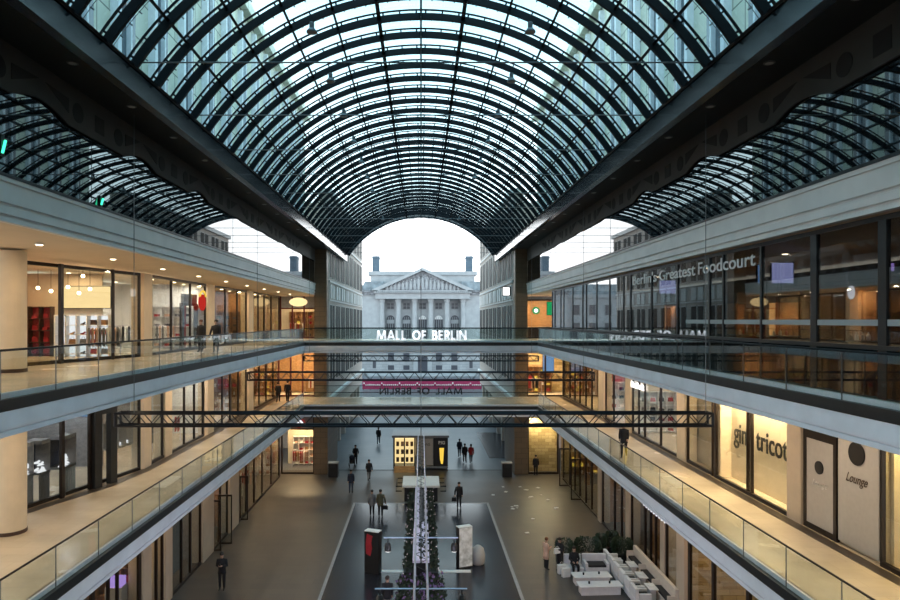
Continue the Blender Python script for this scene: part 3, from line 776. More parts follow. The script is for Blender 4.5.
# green lights behind the camera side
for (px, py, X, rad, mat, lab) in ((103, 200, 9.8, .11, 'greenb', 'green neon lamp reflected low in the left glass wall'), ):
    pass

# ------------------------------------------------------------------ glass vault
vault = empty('ceiling', (0, 0, 0)); struct(vault, 'barrel vaulted steel and glass roof over the mall street')
TH = math.asin(WR / RAD)
def vp(th, r, y=0): return (r * math.sin(th), y, CZ + r * math.cos(th))
def arcstrip(r0, r1, w_, t0=-TH, t1=TH, n=48, y0=0.):
    m = MB(); sec = []
    for i in range(n + 1):
        t = t0 + (t1 - t0) * i / n
        sec.append([vp(t, r0, y0 - w_ / 2), vp(t, r0, y0 + w_ / 2), vp(t, r1, y0 + w_ / 2), vp(t, r1, y0 - w_ / 2)])
    base = len(m.v)
    for q in sec: m.v += q
    for i in range(n):
        for k in range(4):
            a = base + i * 4 + k; b = base + i * 4 + (k + 1) % 4
            m.f.append((a, b, b + 4, a + 4)); m.mi.append(0)
    m.f.append((base, base + 1, base + 2, base + 3)); m.mi.append(0); e_ = base + n * 4; m.f.append((e_ + 3, e_ + 2, e_ + 1, e_)); m.mi.append(0)
    return m
def merge(a, b):
    n = len(a.v); a.v += b.v; a.f += [tuple(i + n for i in f) for f in b.f]; a.mi += b.mi; return a
DT = TH / 6
rib = arcstrip(RAD - .19, RAD + .06, .11)
merge(rib, arcstrip(RAD + .17, RAD + .22, .06))
for k in range(-6, 7):
    offs = (-.18, .18) if abs(k) < 6 else ((.18,) if k < 0 else (-.18,))
    for dx in offs:
        t = k * DT + dx / RAD
        rib.tube([vp(t, RAD + .05), vp(t, RAD + .18)], .035, 6)
for k in range(-6, 6):
    t = (k + .5) * DT; rib.tube([vp(t, RAD + .05), vp(t, RAD + .18)], .03, 6)
SPY = 1.602; Y00 = 22.7 * 1.051 * .985 - SPY * 20 + .0
ys_ = [25.08 + SPY * i for i in range(-19, 30)]
r0 = rib.build('rib', 'steel', vault, (0, ys_[0], 0))
rj = arcstrip(RAD + .235, RAD + .25, .012, n=40)
for k in range(-6, 6):
    for f_ in (.25, .5, .75):
        rj.tube([vp((k + f_) * DT, RAD + .15), vp((k + f_) * DT, RAD + .26)], .025, 5)
j0 = rj.build('glazing_joint', 'cable', vault, (0, ys_[0] + SPY / 2, 0))
for i, y in enumerate(ys_[1:]):
    cp(r0, vault, (0, y, 0)); 
    if i < len(ys_) - 2: cp(j0, vault, (0, y + SPY / 2, 0))
for k in range(-6, 7):
    t = k * DT; wv = .15 if abs(k) == 1 else .08
    m = MB(); c, s_ = math.cos(t), math.sin(t)
    def q(u, r): p = vp(t, r); return (p[0] + u * c, p[2] - u * s_)
    m.prism([q(-wv / 2, RAD - .08), q(wv / 2, RAD - .08), q(wv / 2, RAD + .06), q(-wv / 2, RAD + .06)], 'y', ys_[0], RY)
    m.build('purlin', 'steel', vault)
vent = arcstrip(RAD - .06, RAD + .1, .34, DT * 1.06, DT * 1.94, 8); v0 = vent.build('smoke_vent', 'steel', vault, (0, ys_[1] + .2, 0))
vent2 = arcstrip(RAD - .06, RAD + .1, .34, -DT * 1.94, -DT * 1.06, 8); v1 = vent2.build('smoke_vent', 'steel', vault, (0, ys_[1] + .2, 0))
for i in range(4, len(ys_), 3): cp(v0, vault, (0, ys_[i] + .2, 0)); cp(v1, vault, (0, ys_[i] + .2, 0))
g = MB(); n = 48
for i in range(n):
    t0_ = -TH + 2 * TH * i / n; t1_ = -TH + 2 * TH * (i + 1) / n
    g.poly([vp(t0_, RAD + .26, YS), vp(t0_, RAD + .26, RY), vp(t1_, RAD + .26, RY), vp(t1_, RAD + .26, YS)])
g.build('glazing', 'roofglass', vault)
arcstrip(RAD - .32, RAD + .3, .25, y0=RY).build('end_arch', 'steel2', vault)
for k in range(13):
    y = 13.9 + 4.806 * k
    MB().tube([(-WR, y, 20.56), (WR, y, 20.56)], .022, 6).build('tie_rod', 'cable', vault)
# hanging floodlights
hl = empty('pendant_floodlight', (0, 0, 0), label='dark bell shaped floodlight hanging under the glass vault', cat='floodlight', group='floodlights hanging under the glass vault')
MB().tube([(0, 0, .35), (0, 0, .62)], .02, 6).build('stem', 'steel', hl)
MB().lathe([(.07, .36), (.09, .34), (.09, .15), (.19, .03), (.19, -.02), (.17, -.02)], n=16).build('shade', 'lampoff', hl)
th = math.radians(23.2); px_, _, pz_ = vp(th, RAD - .1)
first = True
for k in range(-1, 10):
    for s in (-1, 1):
        y = 23.2 + 4.806 * k; o = hl if first else cp(hl); first = False
        o.location = (s * px_, y, pz_ - .6)
        o['label'] = f'dark bell floodlight hanging under the vault, {SD[s]} row, {ORD[k+1]} from the camera'

# ------------------------------------------------------------------ flanking buildings above the roof
for s in (-1, 1):
    r = empty('office_building', (s * 10.7, 24, 19.3), label=f'pale office block seen through the roof glass on the {SD[s]}', cat='building')
    bx(0, s * 8, -34, 36, 0, 12.2).build('wall', 'flank', r)
    st = MB(); wn = MB(); y = -32.5
    k = 0
    while y < 35:
        wn.box(-s * .05, s * .1, y + .45, y + 1.75, .3, 11.4)
        st.box(-s * .28, s * .1, y - .12, y + .14, 0, 11.9); st.box(-s * .22, s * .1, y + 1.0, y + 1.12, 0, 11.6)
        y += 3.1
    wn.build('window_band', 'flankd', r); st.build('vertical_fin', 'flankw', r)
    bx(-s * .5, s * 8.2, -34.2, 36.2, 12.2, 12.8).build('cornice', 'flank', r)

# ------------------------------------------------------------------ street facades beyond
for s in (-1, 1):
    X = s * 8.8; y0, y1 = 61.95, 97.0
    r = empty('street_building', (X, y0, 0), label=f'grey stone street building with tall windows beyond the {SD[s]} pier', cat='building')
    L_ = y1 - y0
    wl = MB(); wl.box(0, s * .95, 0, L_, 3.8, 25.2); wl.build('wall', 'stone', r)
    bk = MB(); bk.box(s * .95, s * 9, 4.7, L_, 0, 25.2); bk.build('core', 'stone', r)
    bx(-s * .3, s * 1, -.1, L_ + .3, 5.55, 5.85).build('ledge', 'white', r)
    bx(-s * .3, s * 1, -.1, L_ + .3, 25.2, 25.7).build('cornice', 'stonel', r)
    bx(-s * .12, s * .2, 0, L_ + .1, 21.4, 21.6).build('band', 'stonel', r)
    bx(-s * .12, s * .2, 0, L_ + .1, 16.75, 16.95).build('band', 'stonel', r); bx(-s * .1, s * .2, 0, L_ + .1, 15.0, 15.15).build('band', 'stonel', r)
    nb = 8; pb = L_ / nb
    for i in range(nb):
        a = i * pb
        bx(0, s * .9, a, a + .8, 0, 3.8).build('street_pier', 'stone', r)
        for (za, zb2) in ((7.2, 14.6), (17.3, 20.9), (22.0, 24.6)):
            for q in (0, 1):
                ya = a + .7 + q * 1.75; f = bx(-s * .05, s * .02, ya - .06, ya + 1.36, za - .06, zb2 + .06).build('window_frame', 'stonel', r)
                bx(-s * .07, -s * .051, ya, ya + 1.3, za, zb2).build('window_glass', 'winout', f)
        for q in (0, 1):
            ya = a + .75 + q * 1.75; bx(-s * .1, 0, ya, ya + 1.2, 15.25, 16.6).build('pale_panel', 'stonel', r)
# small lit white sign on right street facade
r = flat('box_sign', 7.88, 7.96, 57.0 + .5, 57.0 + .6, 0, 0.1, 'whites', '', '') if 0 else None
x0, x1, q0, q1 = pxbox(505, 513, 286.5, 296, 62.5)
r = empty('box_sign', (x1 - .55, 62.5, q0), label='small square white lit sign on the right street building', cat='sign')
bx(-.45, .35, 0, .25, 0, q1 - q0).build('casing', 'black', r); bx(-.4, .2, -.02, 0, .08, q1 - q0 - .08).build('face', 'whites', r)

# ------------------------------------------------------------------ palace at the end of the axis
P0 = 155.
pal = empty('government_palace', (.4, P0, 0), label='grey neoclassical palace with pediment and six columns at the end of the street', cat='building')
def pb_(name, x0, x1, y0, y1, z0, z1, mat): return bx(x0, x1, y0, y1, z0, z1).build(name, mat, pal)
pb_('base_storey', -16, 16, 1, 20, 0, 7.3, 'bund')
pb_('main_wall', -14.2, 14.2, 3.2, 20, 7.3, 19.5, 'bundp')
for s in (-1, 1):
    pb_('wing_wall', s * 10.3, s * 15.2, 1.2, 20, 7.3, 19.2, 'bundp')
    pb_('wing_wall', s * 15.2, s * 44, 4, 20, 0, 18.6, 'bundp'); pb_('wing_cornice', s * 15.2, s * 44.4, 3.4, 20, 18.6, 19.4, 'bundp'); pb_('wing_roof', s * 15.2, s * 43, 6, 19, 19.4, 22.0, 'roofslate')
    for k in range(7):
        xx = s * (18 + 3.9 * k); f = bx(xx - .95, xx + .95, 3.9, 4, 14.2, 17.0).build('window_frame', 'bund', pal); bx(xx - .75, xx + .75, 3.85, 3.9, 14.4, 16.8).build('window_glass', 'winfar', f)
        f = bx(xx - 1.0, xx + 1.0, 3.9, 4, 8.0, 12.6).build('window_frame', 'bund', pal); bx(xx - .8, xx + .8, 3.85, 3.9, 8.2, 12.4).build('window_glass', 'winfar', f)
    m = MB(); m.box(s * 10.8, s * 15.6, .8, 20, 19.2, 19.8); m.box(s * 10.8, s * 15.9, .5, 20, 19.8, 20.3); m.build('side_cornice', 'relief', pal)
    MB().prism([(s * 9.5, 20.2), (s * 15.2, 20.2), (s * 14.2, 22.6), (s * 9.5, 22.6)], 'y', 4, 18).build('roof_slope', 'roofslate', pal)
    c = MB(); c.box(s * 10.9, s * 12.6, 8, 11, 25, 29.2); c.box(s * 10.8, s * 12.7, 7.9, 11.1, 28.6, 29.0); c.build('chimney', 'slate', pal)
pb_('attic', -12.8, 12.8, 5, 18, 20.2, 24.2, 'bundp'); pb_('attic_cornice', -13.4, 13.4, 4.6, 18, 24.2, 25.1, 'bundp')
# entablature and pediment
m = MB(); m.box(-11.3, 11.3, 0, 4, 18.2, 19.5); m.box(-11.7, 11.7, -.4, 4, 19.5, 20.0)
for k in range(46): m.box(-11.4 + k * .5, -11.15 + k * .5, -.7, -.3, 19.62, 19.95)
m.build('entablature', 'bundp', pal)
text('inscription', 'A.D. MCMXIV', .9, 'relief', pal, (0, -.02, 18.85), ROT_FRONT, .03) if 0 else None
MB().prism([(-11.3, 20.0), (11.3, 20.0), (0, 24.9)], 'y', .3, 4).build('tympanum', 'relief', pal)
m = MB()
for s in (-1, 1): m.prism([(s * 12, 20.0), (s * 12, 20.45), (0, 25.6), (0, 24.95), (s * 10.9, 20.0)], 'y', -.7, 4)
m.box(-12, 12, -.7, .4, 19.95, 20.2); m.build('raking_cornice', 'bundp', pal)
# relief figures in the tympanum
m = MB()
for k in range(-9, 10):
    x = k * .95; h = (1 - abs(x) / 11) * 3.6 + .3
    m.ellip((x, .25, 20.2 + h * .42), (.36, .25, h * .42)); m.ellip((x + .1, .2, 20.25 + h * .85), (.2, .2, .24))
m.build('relief_figures', 'bundp', pal)
for k in range(6):
    x = -9.75 + 3.9 * k; m = MB()
    m.lathe([(.78, 7.3), (.78, 7.6), (.62, 7.7), (.62, 10.5), (.53, 17.3), (.6, 17.4), (.75, 17.8), (.75, 18.2)], (x, 1.2, 0), 20); m.build('column', 'bundp', pal, smooth=False)
for k in range(5):
    x = -7.8 + 3.9 * k
    f = bx(x - .95, x + .95, 3.05, 3.2, 15.7, 17.4).build('window_frame', 'bund', pal); mm = MB()
    for a in (-.42, .42):
        for b in (-.38, .38): mm.box(x + a - .36, x + a + .36, 3.0, 3.06, 16.55 + b - .32, 16.55 + b + .32)
    mm.build('window_glass', 'winfar', f)
    pts = [(x - 1.0, 8.2), (x + 1.0, 8.2)] + [(x + 1.0 * math.cos(t), 13.3 + 1.0 * math.sin(t)) for t in [PI * q / 12 for q in range(13)]]
    f = MB().prism([(x + (a - x) * 1.2, b if b < 9 else b + .12) for a, b in pts], 'y', 3.0, 3.2).build('window_frame', 'bundp', pal)
    MB().prism(pts, 'y', 2.93, 3.0).build('window_glass', 'winfar', f)
    if k in (2, 3):
        ap = [(x + .95 * math.cos(t), 13.3 + .95 * math.sin(t)) for t in [PI * q / 12 for q in range(13)]]; MB().prism(ap, 'y', 2.88, 2.93).build('blind', 'winbl', f)
    else: bx(x - .9, x + .9, 2.85, 2.93, 12.3, 13.2).build('blind', 'bundp', f)
    mm = MB()
    for q in (-.5, 0, .5): mm.box(x + q - .05, x + q + .05, 2.86, 2.92, 8.2, 13.9)
    mm.box(x - 1, x + 1, 2.86, 2.92, 10.8, 10.95); mm.build('glazing_bar', 'bundp', f)
# base storey windows and door
pb_('door_surround', -2.2, 2.2, .7, 1, 0, 4.9, 'bundp'); pb_('entrance_door', -1.15, 1.15, .6, .75, .3, 4.4, 'winfar')
for x in (-11.6, -7.6, -3.9, 3.9, 7.6, 11.6):
    wd_ = .75 if abs(x) < 10 else .4
    for (za, zb2) in ((3.4, 6.6), (1.2, 2.3)) if abs(x) < 10 else ((5.2, 6.4), (1.6, 3.3)):
        f = pb_('window_frame', x - wd_ - .12, x + wd_ + .12, .9, 1, za - .1, zb2 + .1, 'bundp')
        bx(x - wd_, x + wd_, .85, .9, za, zb2).build('window_glass', 'winfar', f)
m = MB()
for k in range(3): m.box(-13, 13, -1.2 * k - 1, 1, 0, .5 - .16 * k)
m.build('front_steps', 'bundp', pal)
# magenta construction banner
bn = empty('banner_fence', (.2, 122, 0), label='magenta printed banner on a long fence in front of the palace', cat='banner')
bx(-11.2, 11.2, -.05, .05, .15, 2.1).build('banner', 'magenta', bn)
m = MB()
for k in range(-8, 9): m.box(k * 1.38 - .04, k * 1.38 + .04, .05, .13, 0, 2.2)
m.build('fence_post', 'black', bn)
m = MB()
for k in range(60):
    x = -11 + k * .37; hh = random.uniform(.08, .2); zz = .95 if k % 9 else 1.3; m.box(x, x + .22, -.07, -.05, zz - hh, zz + hh)
m.build('pale_pattern', 'stonel', bn)
# lawn wall beyond
struct(bx(-60, 60, 200, 201, 0, 12).build('wall_back', 'bundp'), 'far pale wall behind the palace')

# ------------------------------------------------------------------ bridge lettering
def glyph(ch, h, t):
    """stroke letter; returns list of polylines/segments in (u, v) and its width"""
    S = {'M': (1.05, [[(0, 0), (.12, 1)], [(.12, 1), (.525, .12)], [(.525, .12), (.93, 1)], [(.93, 1), (1.05, 0)]]),
         'A': (.86, [[(0, 0), (.43, 1)], [(.43, 1), (.86, 0)], [(.18, .3), (.68, .3)]]),
         'L': (.46, [[(0, 0), (0, 1)], [(0, .09), (.46, .09)]]),
         'O': (.98, [[(.49 + .44 * math.cos(2 * PI * k / 20), .5 + .44 * math.sin(2 * PI * k / 20)) for k in range(21)]]),
         'F': (.48, [[(0, 0), (0, 1)], [(0, .91), (.48, .91)], [(0, .5), (.42, .5)]]),
         'B': (.52, [[(0, 0), (0, 1)], [(0, .92)] + [(.26 + .19 * math.sin(PI * k / 8), .735 + .185 * math.cos(PI * k / 8)) for k in range(9)] + [(0, .54)], [(.26 + .24 * math.sin(PI * k / 8), .31 + .23 * math.cos(PI * k / 8)) for k in range(9)] + [(0, .08)]]),
         'E': (.5, [[(0, 0), (0, 1)], [(0, .91), (.5, .91)], [(0, .5), (.44, .5)], [(0, .09), (.5, .09)]]),
         'R': (.54, [[(0, 0), (0, 1)], [(0, .92)] + [(.26 + .2 * math.sin(PI * k / 8), .70 + .22 * math.cos(PI * k / 8)) for k in range(9)] + [(0, .48)], [(.22, .48), (.52, 0)]]),
         'I': (.04, [[(0, 0), (0, 1)]]), 'N': (.74, [[(0, 0), (0, 1)], [(0, .95), (.74, .05)], [(.74, 0), (.74, 1)]]), ' ': (.3, [])}
    return S[ch]
def sign(x0, wid, y, z, h, t, mat, lab, flip=False):
    word = 'MALL OF BERLIN'; gap = .30; tot = sum(glyph(c, 1, 1)[0] for c in word) + gap * (len(word) - 1); k = wid / tot
    r = empty('bridge_lettering', (x0, y, z), label=lab, cat='lettering'); sg = -1 if flip else 1; u = -wid / 2
    for c in word:
        w_, st_ = glyph(c, 1, 1)
        if st_:
            m = MB()
            for pl in st_:
                for (a0, b0), (a1, b1) in zip(pl, pl[1:]):
                    p = Vector((a0 * k, b0 * h)); q = Vector((a1 * k, b1 * h)); d = (q - p).normalized(); nn = Vector((-d.y, d.x)) * t / 2
                    if len(pl) > 2: p -= d * t * .12; q += d * t * .12
                    cs = [p - nn, q - nn, q + nn, p + nn]
                    m.hexa([(sg * v.x, -.03, max(0, min(h, v.y))) for v in cs] + [(sg * v.x, .03, max(0, min(h, v.y))) for v in cs])
            m.build('letter', mat, r, (sg * u, 0, 0))
        u += (w_ + gap) * k
sign(.05, 7.45, YB0 - .12, Z3 + .07, .80, .17, 'letter', 'white capital letters MALL OF BERLIN on the upper bridge glass')
sign(0, 7.6, YB1 + .2, Z2 + .2, .66, .12, 'letterd', 'dark letters MALL OF BERLIN seen from behind on the lower bridge', True)

# ------------------------------------------------------------------ trusses
def truss(name, y, x0, x1, z, h, mat, lab, pitch=.55, r=.042):
    t = empty(name, (0, y, z), label=lab, cat='lighting truss')
    ch = MB()
    for dy in (-h / 2, h / 2):
        for dz in (0, h): ch.tube([(x0, dy, dz), (x1, dy, dz)], r, 6)
    for xx in (x0, x1):
        ch.tube([(xx, -h / 2, 0), (xx, h / 2, 0), (xx, h / 2, h), (xx, -h / 2, h), (xx, -h / 2, 0)], r, 6)
    ch.build('chord', mat, t)
    br = MB(); n = max(2, int((x1 - x0) / pitch)); n += n % 2
    for dy in (-h / 2, h / 2):
        br.tube([(x0 + (x1 - x0) * i / n, dy, (0 if i % 2 else h)) for i in range(n + 1)], r * .55, 5)
    br.build('bracing', mat, t)
    return t
for y, x0, x1, lab, h in ((21, -9.8, 9.35, 'long black lighting truss hanging across the mall, nearest the camera', .4), (36.8, -9.75, 9.75, 'black lighting truss across the mall, second from the camera', .45), (54.0, -9.75, 9.75, 'black lighting truss across the mall just before the bridges', .42)):
    t = truss('lighting_truss', y, x0, x1, 9.75, h, 'truss', lab, .36)
    for x in (-9.27, 0, 9.2):
        zt = (CZ + math.sqrt(RAD**2 - x * x) if abs(x) < WR else ZS) - 9.75
        MB().tube([(x, 0, h), (x, 0, zt)], .012, 5).build('cable', 'cable', t)
# small theatre lamps on third truss omitted; longitudinal aluminium truss
lt = empty('lighting_truss', (0, 0, 6.35), label='long silver truss running down the middle of the mall with lamp crossbars', cat='lighting truss')
m = MB()
for x in (-.16, .16):
    for dz in (0, .3): m.tube([(x, 13.5, dz), (x, 36.6, dz)], .028, 6)
m.build('chord', 'alu', lt)
m = MB(); n = 56
for x in (-.16, .16): m.tube([(x, 13.5 + 23.1 * i / n, .3 * (i % 2)) for i in range(n + 1)], .009, 5)
m.tube([((-.16 if i % 2 else .16), 13.5 + 23.1 * i / n, .3) for i in range(n + 1)], .009, 5); m.build('bracing', 'truss', lt)
MB().tube([(0, 36.6, .3), (0, 36.8, 3.4)], .02, 6).build('cable', 'cable', lt); MB().tube([(0, 21, .3), (0, 21, 3.4)], .015, 6).build('cable', 'cable', lt)
for y in (20.0, 16.2):
    MB().tube([(-1.15, y, .1), (1.15, y, .1)], .022, 6).build('crossbar', 'alu', lt)
k = 0
for y in (20.0, 16.2):
    for s in (-1, 1):
        l = empty('stage_lamp', (s * 1.02, y, 6.42), label=f'black stage lamp hanging at the {SD[s]} end of the {"farther" if y>18 else "nearer"} crossbar', cat='stage lamp')
        MB().tube([(0, 0, 0), (0, 0, -.12)], .02, 6).build('yoke', 'truss', l)
        MB().lathe([(.09, -.38), (.1, -.36), (.1, -.2), (.06, -.12)], n=12).build('housing', 'black', l)
        MB().lathe([(.08, -.385), (.08, -.39)], n=12).build('lens', 'whites', l); lamp_area((s * 1.02, y, 6.0), .15, 190, (.85, .8, 1), (.75, 0, 0))

# ------------------------------------------------------------------ stage / planter in the middle
st = empty('display_planter', (0, 39.5, 0), label='long planter with lilac boards and a T shaped white deck', cat='planter')
m = MB().box(-.85, -.42, -7.6, 7.3, 0, .75); m.box(.42, .85, -7.6, 7.3, 0, .75); m.build('trough', 'black', st)
bx(-.42, .42, -7.0, 7.3, 0, 1.0).build('core_box', 'black', st)
m = MB(); m.box(-.40, -.1, -2, 7.3, 1.0, 1.1); m.box(-.42, -.04, -7.0, -2, 1.0, 1.12); m.box(.04, .42, -7.0, -.8, 1.0, 1.14); m.box(.22, .4, -.8, 7.3, 1.0, 1.1); m.build('lilac_board', 'lilac', st)
bx(-1.35, 1.35, 7.4, 10.3, 1.05, 1.2).build('deck', 'white', st); bx(-1.2, 1.2, 7.6, 10.1, 0, 1.05).build('deck_base', 'black', st)
m = MB()
for s in (-1, 1):
    for zz in (.75, 1.1):
        m.tube([(s * 1.4, 7.6, zz), (s * 1.8, 7.6, zz), (s * 1.8, 10, zz), (s * 1.4, 10, zz)], .04, 6)
m.build('side_frame', 'truss', st)
def leafclump(rng, n, size=.12, up=.0):
    m = MB(); (x0, x1), (y0, y1), (z0, z1) = rng
    for _ in range(n):
        c = Vector((random.uniform(x0, x1), random.uniform(y0, y1), random.uniform(z0, z1)))
        a = Vector((random.uniform(-1, 1), random.uniform(-1, 1), random.uniform(-.3 + up, 1))).normalized() * size * random.uniform(.6, 1.4)
        b = a.orthogonal().normalized() * size * .35
        m.poly([c, c + a * .5 + b, c + a, c + a * .5 - b], random.randrange(2) if 0 else 0)
    return m
for s in (-1, 1):
    o = leafclump(((s * .45, s * .83), (-7.5, 7.2), (.7, 1.0)), 1500, .16).build('foliage', 'foliage', st)
    m = MB()
    for _ in range(110):
        c = (s * random.uniform(.45, .92), random.uniform(-7.5, 7.2), random.uniform(.5, 1.08)); m.box(c[0] - .011, c[0] + .011, c[1] - .011, c[1] + .011, c[2] - .011, c[2] + .011)
    m.build('fairy_lights', 'twinkle', st)['kind'] = 'stuff'
m = MB()
for _ in range(150):
    c = (random.uniform(-.1, .4), random.uniform(-6.8, 6), 1.13); m.box(c[0] - .04, c[0] + .04, c[1] - .05, c[1] + .05, c[2], c[2] + .08)
o = m.build('small_ornaments', 'black', st); o['kind'] = 'stuff'
st2 = empty('display_planter', (0, 28.0, 0), label='second planter with violet foliage nearest the camera under the silver truss', cat='planter')
bx(-1.1, 1.1, -3, 3, 0, .6).build('trough', 'black', st2); leafclump(((-1.05, 1.05), (-2.9, 2.9), (.55, 1.0)), 1800, .2, .5).build('foliage', 'foliage', st2)
leafclump(((-1.05, 1.05), (-2.9, 2.9), (.7, 1.15)), 220, .2, .5).build('violet_foliage', 'violet_leaf', st2)
# totems
def totem(loc, rz, w_, d, h, fm, lab):
    r = empty('advert_totem', loc, rz, label=lab, cat='advertising totem')
    bx(-w_ / 2, w_ / 2, -d / 2, d / 2, 0, h).build('body', 'black', r, bevel=.01)
    bx(-w_ / 2, w_ / 2, -d / 2, d / 2, h, h + .04).build('top_plate', 'white', r)
    return r
t = totem((-2.5, 33.9, 0), math.radians(-22), .8, .42, 2.15, 'redp', 'black advertising totem with red print left of the planter')
m = MB(); m.prism([(-.3, 1.0), (-.05, .9), (.05, 1.3), (0, 1.6), (.08, 1.95), (-.25, 2.05), (-.32, 1.5)], 'y', -.222, -.211); m.build('red_print', 'redp', t)
t = totem((2.3, 34.6, 0), math.radians(22), .78, .38, 2.15, 'totem', 'white printed advertising totem right of the planter')
bx(-.38, .38, -.21, -.19, .1, 2.14).build('white_print', 'totem', t)
bb = MB().lathe([(.3, 0), (.36, .1), (.38, .5), (.3, .85), (.12, 1.0)], n=20); o = bb.build('beanbag', 'poster', None, (3.08, 35.05, 0), smooth=True); tag(o, 'pale rounded beanbag right behind the white totem', 'beanbag')
# kiosk
kx0, kx1 = (393 - VX) * 57 / F, (448 - VX) * 57 / F
kk = empty('kiosk', ((kx0 + kx1) / 2, 57.2, 0), label='small grey roofed kiosk with a lit shop window at the mall entrance', cat='kiosk'); hw = (kx1 - kx0) / 2
m = MB(); m.box(-hw, hw, 2.9, 3.0, .3, 2.8); m.box(-hw, -hw + .1, 0, 3, .3, 2.8); m.box(hw - .1, hw, 0, 3, .3, 2.8); m.box(-hw, hw, 0, 3, .1, .3); m.build('body', 'kgrey', kk)
bx(-hw - .1, hw + .1, -.15, 3.1, 2.8, 3.0).build('roof', 'kgrey', kk)
bx(-hw + .15, -hw + 1.9, -.02, .0, .35, 2.7).build('shop_window', 'shopglass', kk); m = MB()
for x in (-hw + .1, -hw + 1.0, -hw + 1.9): m.box(x - .05, x + .05, -.05, .05, .3, 2.8)
m.build('window_frame', 'black', kk)
bx(-hw + .1, -hw + 1.95, .9, 1.0, .35, 2.75).build('lit_interior', 'warm2', kk)
m = MB()
for i in range(4):
    for j in range(3): m.box(-hw + .25 + i * .42, -hw + .5 + i * .42, .75, .88, .5 + j * .7, .9 + j * .7)
m.build('goods_silhouette', 'woodd', kk)
bx(-hw + 2.3, -hw + 3.5, -.04, 0, .4, 2.7).build('white_panel', 'poster', kk); text('lettering', 'ANS', .34, 'black', kk, (-hw + 2.95, -.06, 2.2), ROT_FRONT, .01)
bx(-hw + 3.55, hw, -.04, 0, .3, 2.8).build('dark_panel', 'black', kk); text('lettering', 'BIG', .38, 'letterg', kk, (hw - .55, -.06, 2.35), ROT_FRONT, .01, bold=.02)
m = MB(); m.prism([(hw - .75, 1.9), (hw - .35, 1.9), (hw - .4, .9), (hw - .45, .5), (hw - .6, .5), (hw - .7, .9)], 'y', -.055, -.04); m.build('yellow_print', 'yel', kk)
m = MB(); m.prism([(-1.2, 0), (0, .3), (0, 0)], 'x', -hw + .1, -hw + 1.9); m.build('wooden_ramp', 'wood', kk)
bx(-hw + 1.95, -hw + 2.3, -.5, 0, 0, 1.3).build('box_stand', 'kgrey', kk)
lamp_area((kk.location.x - hw + 1.0, 57.7, 2.7), .3, 30, (1, .7, .35))
# litter bins
for x, lab in ((-7.35, 'dark litter bin with pale top beside the left pier'), (7.2, 'dark litter bin with pale top beside the right pier')):
    r = empty('litter_bin', (x, 54.6, 0), label=lab, cat='litter bin')
    bx(-.4, .4, -.35, .35, 0, 1.15).build('body', 'black', r, bevel=.03); bx(-.43, .43, -.38, .38, 1.15, 1.23).build('lid', 'poster', r)
    bx(-.25, .25, -.36, -.352, .8, 1.0).build('slot', 'dark', r)
# open glass door leaves at left ground
for i, (px, py) in enumerate(((248, 520), (232, 544), (221, 551))):
    Y = EYE * F / (py - VY); X2 = (px - VX) * Y / F
    r = empty(f'door_{DN}', (XG, Y, 0)); DN += 1; struct(r, f'open glass door leaf with thin dark frame on the ground floor left, {ORD[2-i]} from the camera')
    L_ = X2 - XG; m = MB()
    m.box(0, L_, -.03, .03, .02, .1); m.box(0, L_, -.03, .03, 2.8, 2.9); m.box(L_ - .06, L_, -.03, .03, .02, 2.9); m.box(0, .06, -.03, .03, .02, 2.9); m.build('frame', 'mull', r)
    bx(.06, L_ - .06, -.01, .01, .1, 2.8).build('pane', 'shopglass', r)
# vestibule frames at right ground
for i, Y in enumerate((51.5, 47.5)):
    r = empty(f'door_{DN}', (XH, Y, 0)); DN += 1; struct(r, f'open glass door leaf at the right ground floor entrance, {ORD[1-i]} from the camera'); m = MB()
    m.box(-.8, 0, -.03, .03, .02, .1); m.box(-.8, 0, -.03, .03, 2.9, 3.0); m.box(-.8, -.73, -.03, .03, .02, 3.0); m.build('frame', 'mull', r)
    bx(-.73, 0, -.01, .01, .1, 2.9).build('pane', 'shopglass', r)
# signs
# cream fashion shop letters on lit wall
yA, yB_ = Yx(748, 13.9), Yx(732, 13.9)
tag(text('shop_lettering', 'gina tricot', 1.25, 'black', None, (14.08, (Yx(784.5, 13.95) + Yx(731, 13.95)) / 2, 8.1), ROT_R, .012, width=Yx(731, 13.95) - Yx(784.5, 13.95), bold=.013), 'black lower case lettering gina tricot on the cream lit wall', 'lettering')
tag(text('shop_lettering', 'Reebok', .52, 'whites', None, (13.28, Yx(637.5, 13.28), 9.1), ROT_R, .03, width=2.3, bold=.008), 'small glowing white shop lettering over the dark doors, lower right gallery', 'lettering')
m = MB(); k = 0
for i in range(9):
    y = Yx(643.5, 11.6) - i * .36; m.box(11.56, 11.6, y - .17, y - .05, 3.5, 3.78 + .12 * (i % 3 == 0))
tag(m.build('shop_lettering', 'whitee'), 'tiny glowing white lettering above the doors, ground floor right', 'lettering')
for yy in (24.5, 26.6, 28.4):
    downlight((13.65, yy, 10.38), lab='round wall washer lamp above the cream lit wall, lower right gallery', grp='wall washers over the cream lit wall')
    lamp_area((13.65, yy, 10.3), .25, 95, (1, .76, .46), (0, -.35, 0))
# purple banner L2 right, purple sign ground right
yv = Yx(676, 13.7); r = empty('banner', (13.9, yv, Z2 + 1.2), label='tall violet glowing banner in the lower right shop window', cat='banner')
bx(-.02, .02, -.35, .35, 0, 3.0).build('lit_panel', 'purple', r)
yv = Yx(672, 12.2); r = empty('neon_sign', (12.3, yv, 2.6), label='violet neon figure in the ground floor right window', cat='sign')
m = MB(); m.tube([(0, .3, 1.3), (0, .25, .6), (0, 0, .2), (0, -.3, .1)], .06, 6); m.ellip((0, -.4, 0), (.05, .2, .15)); m.build('neon_tube', 'purple', r)
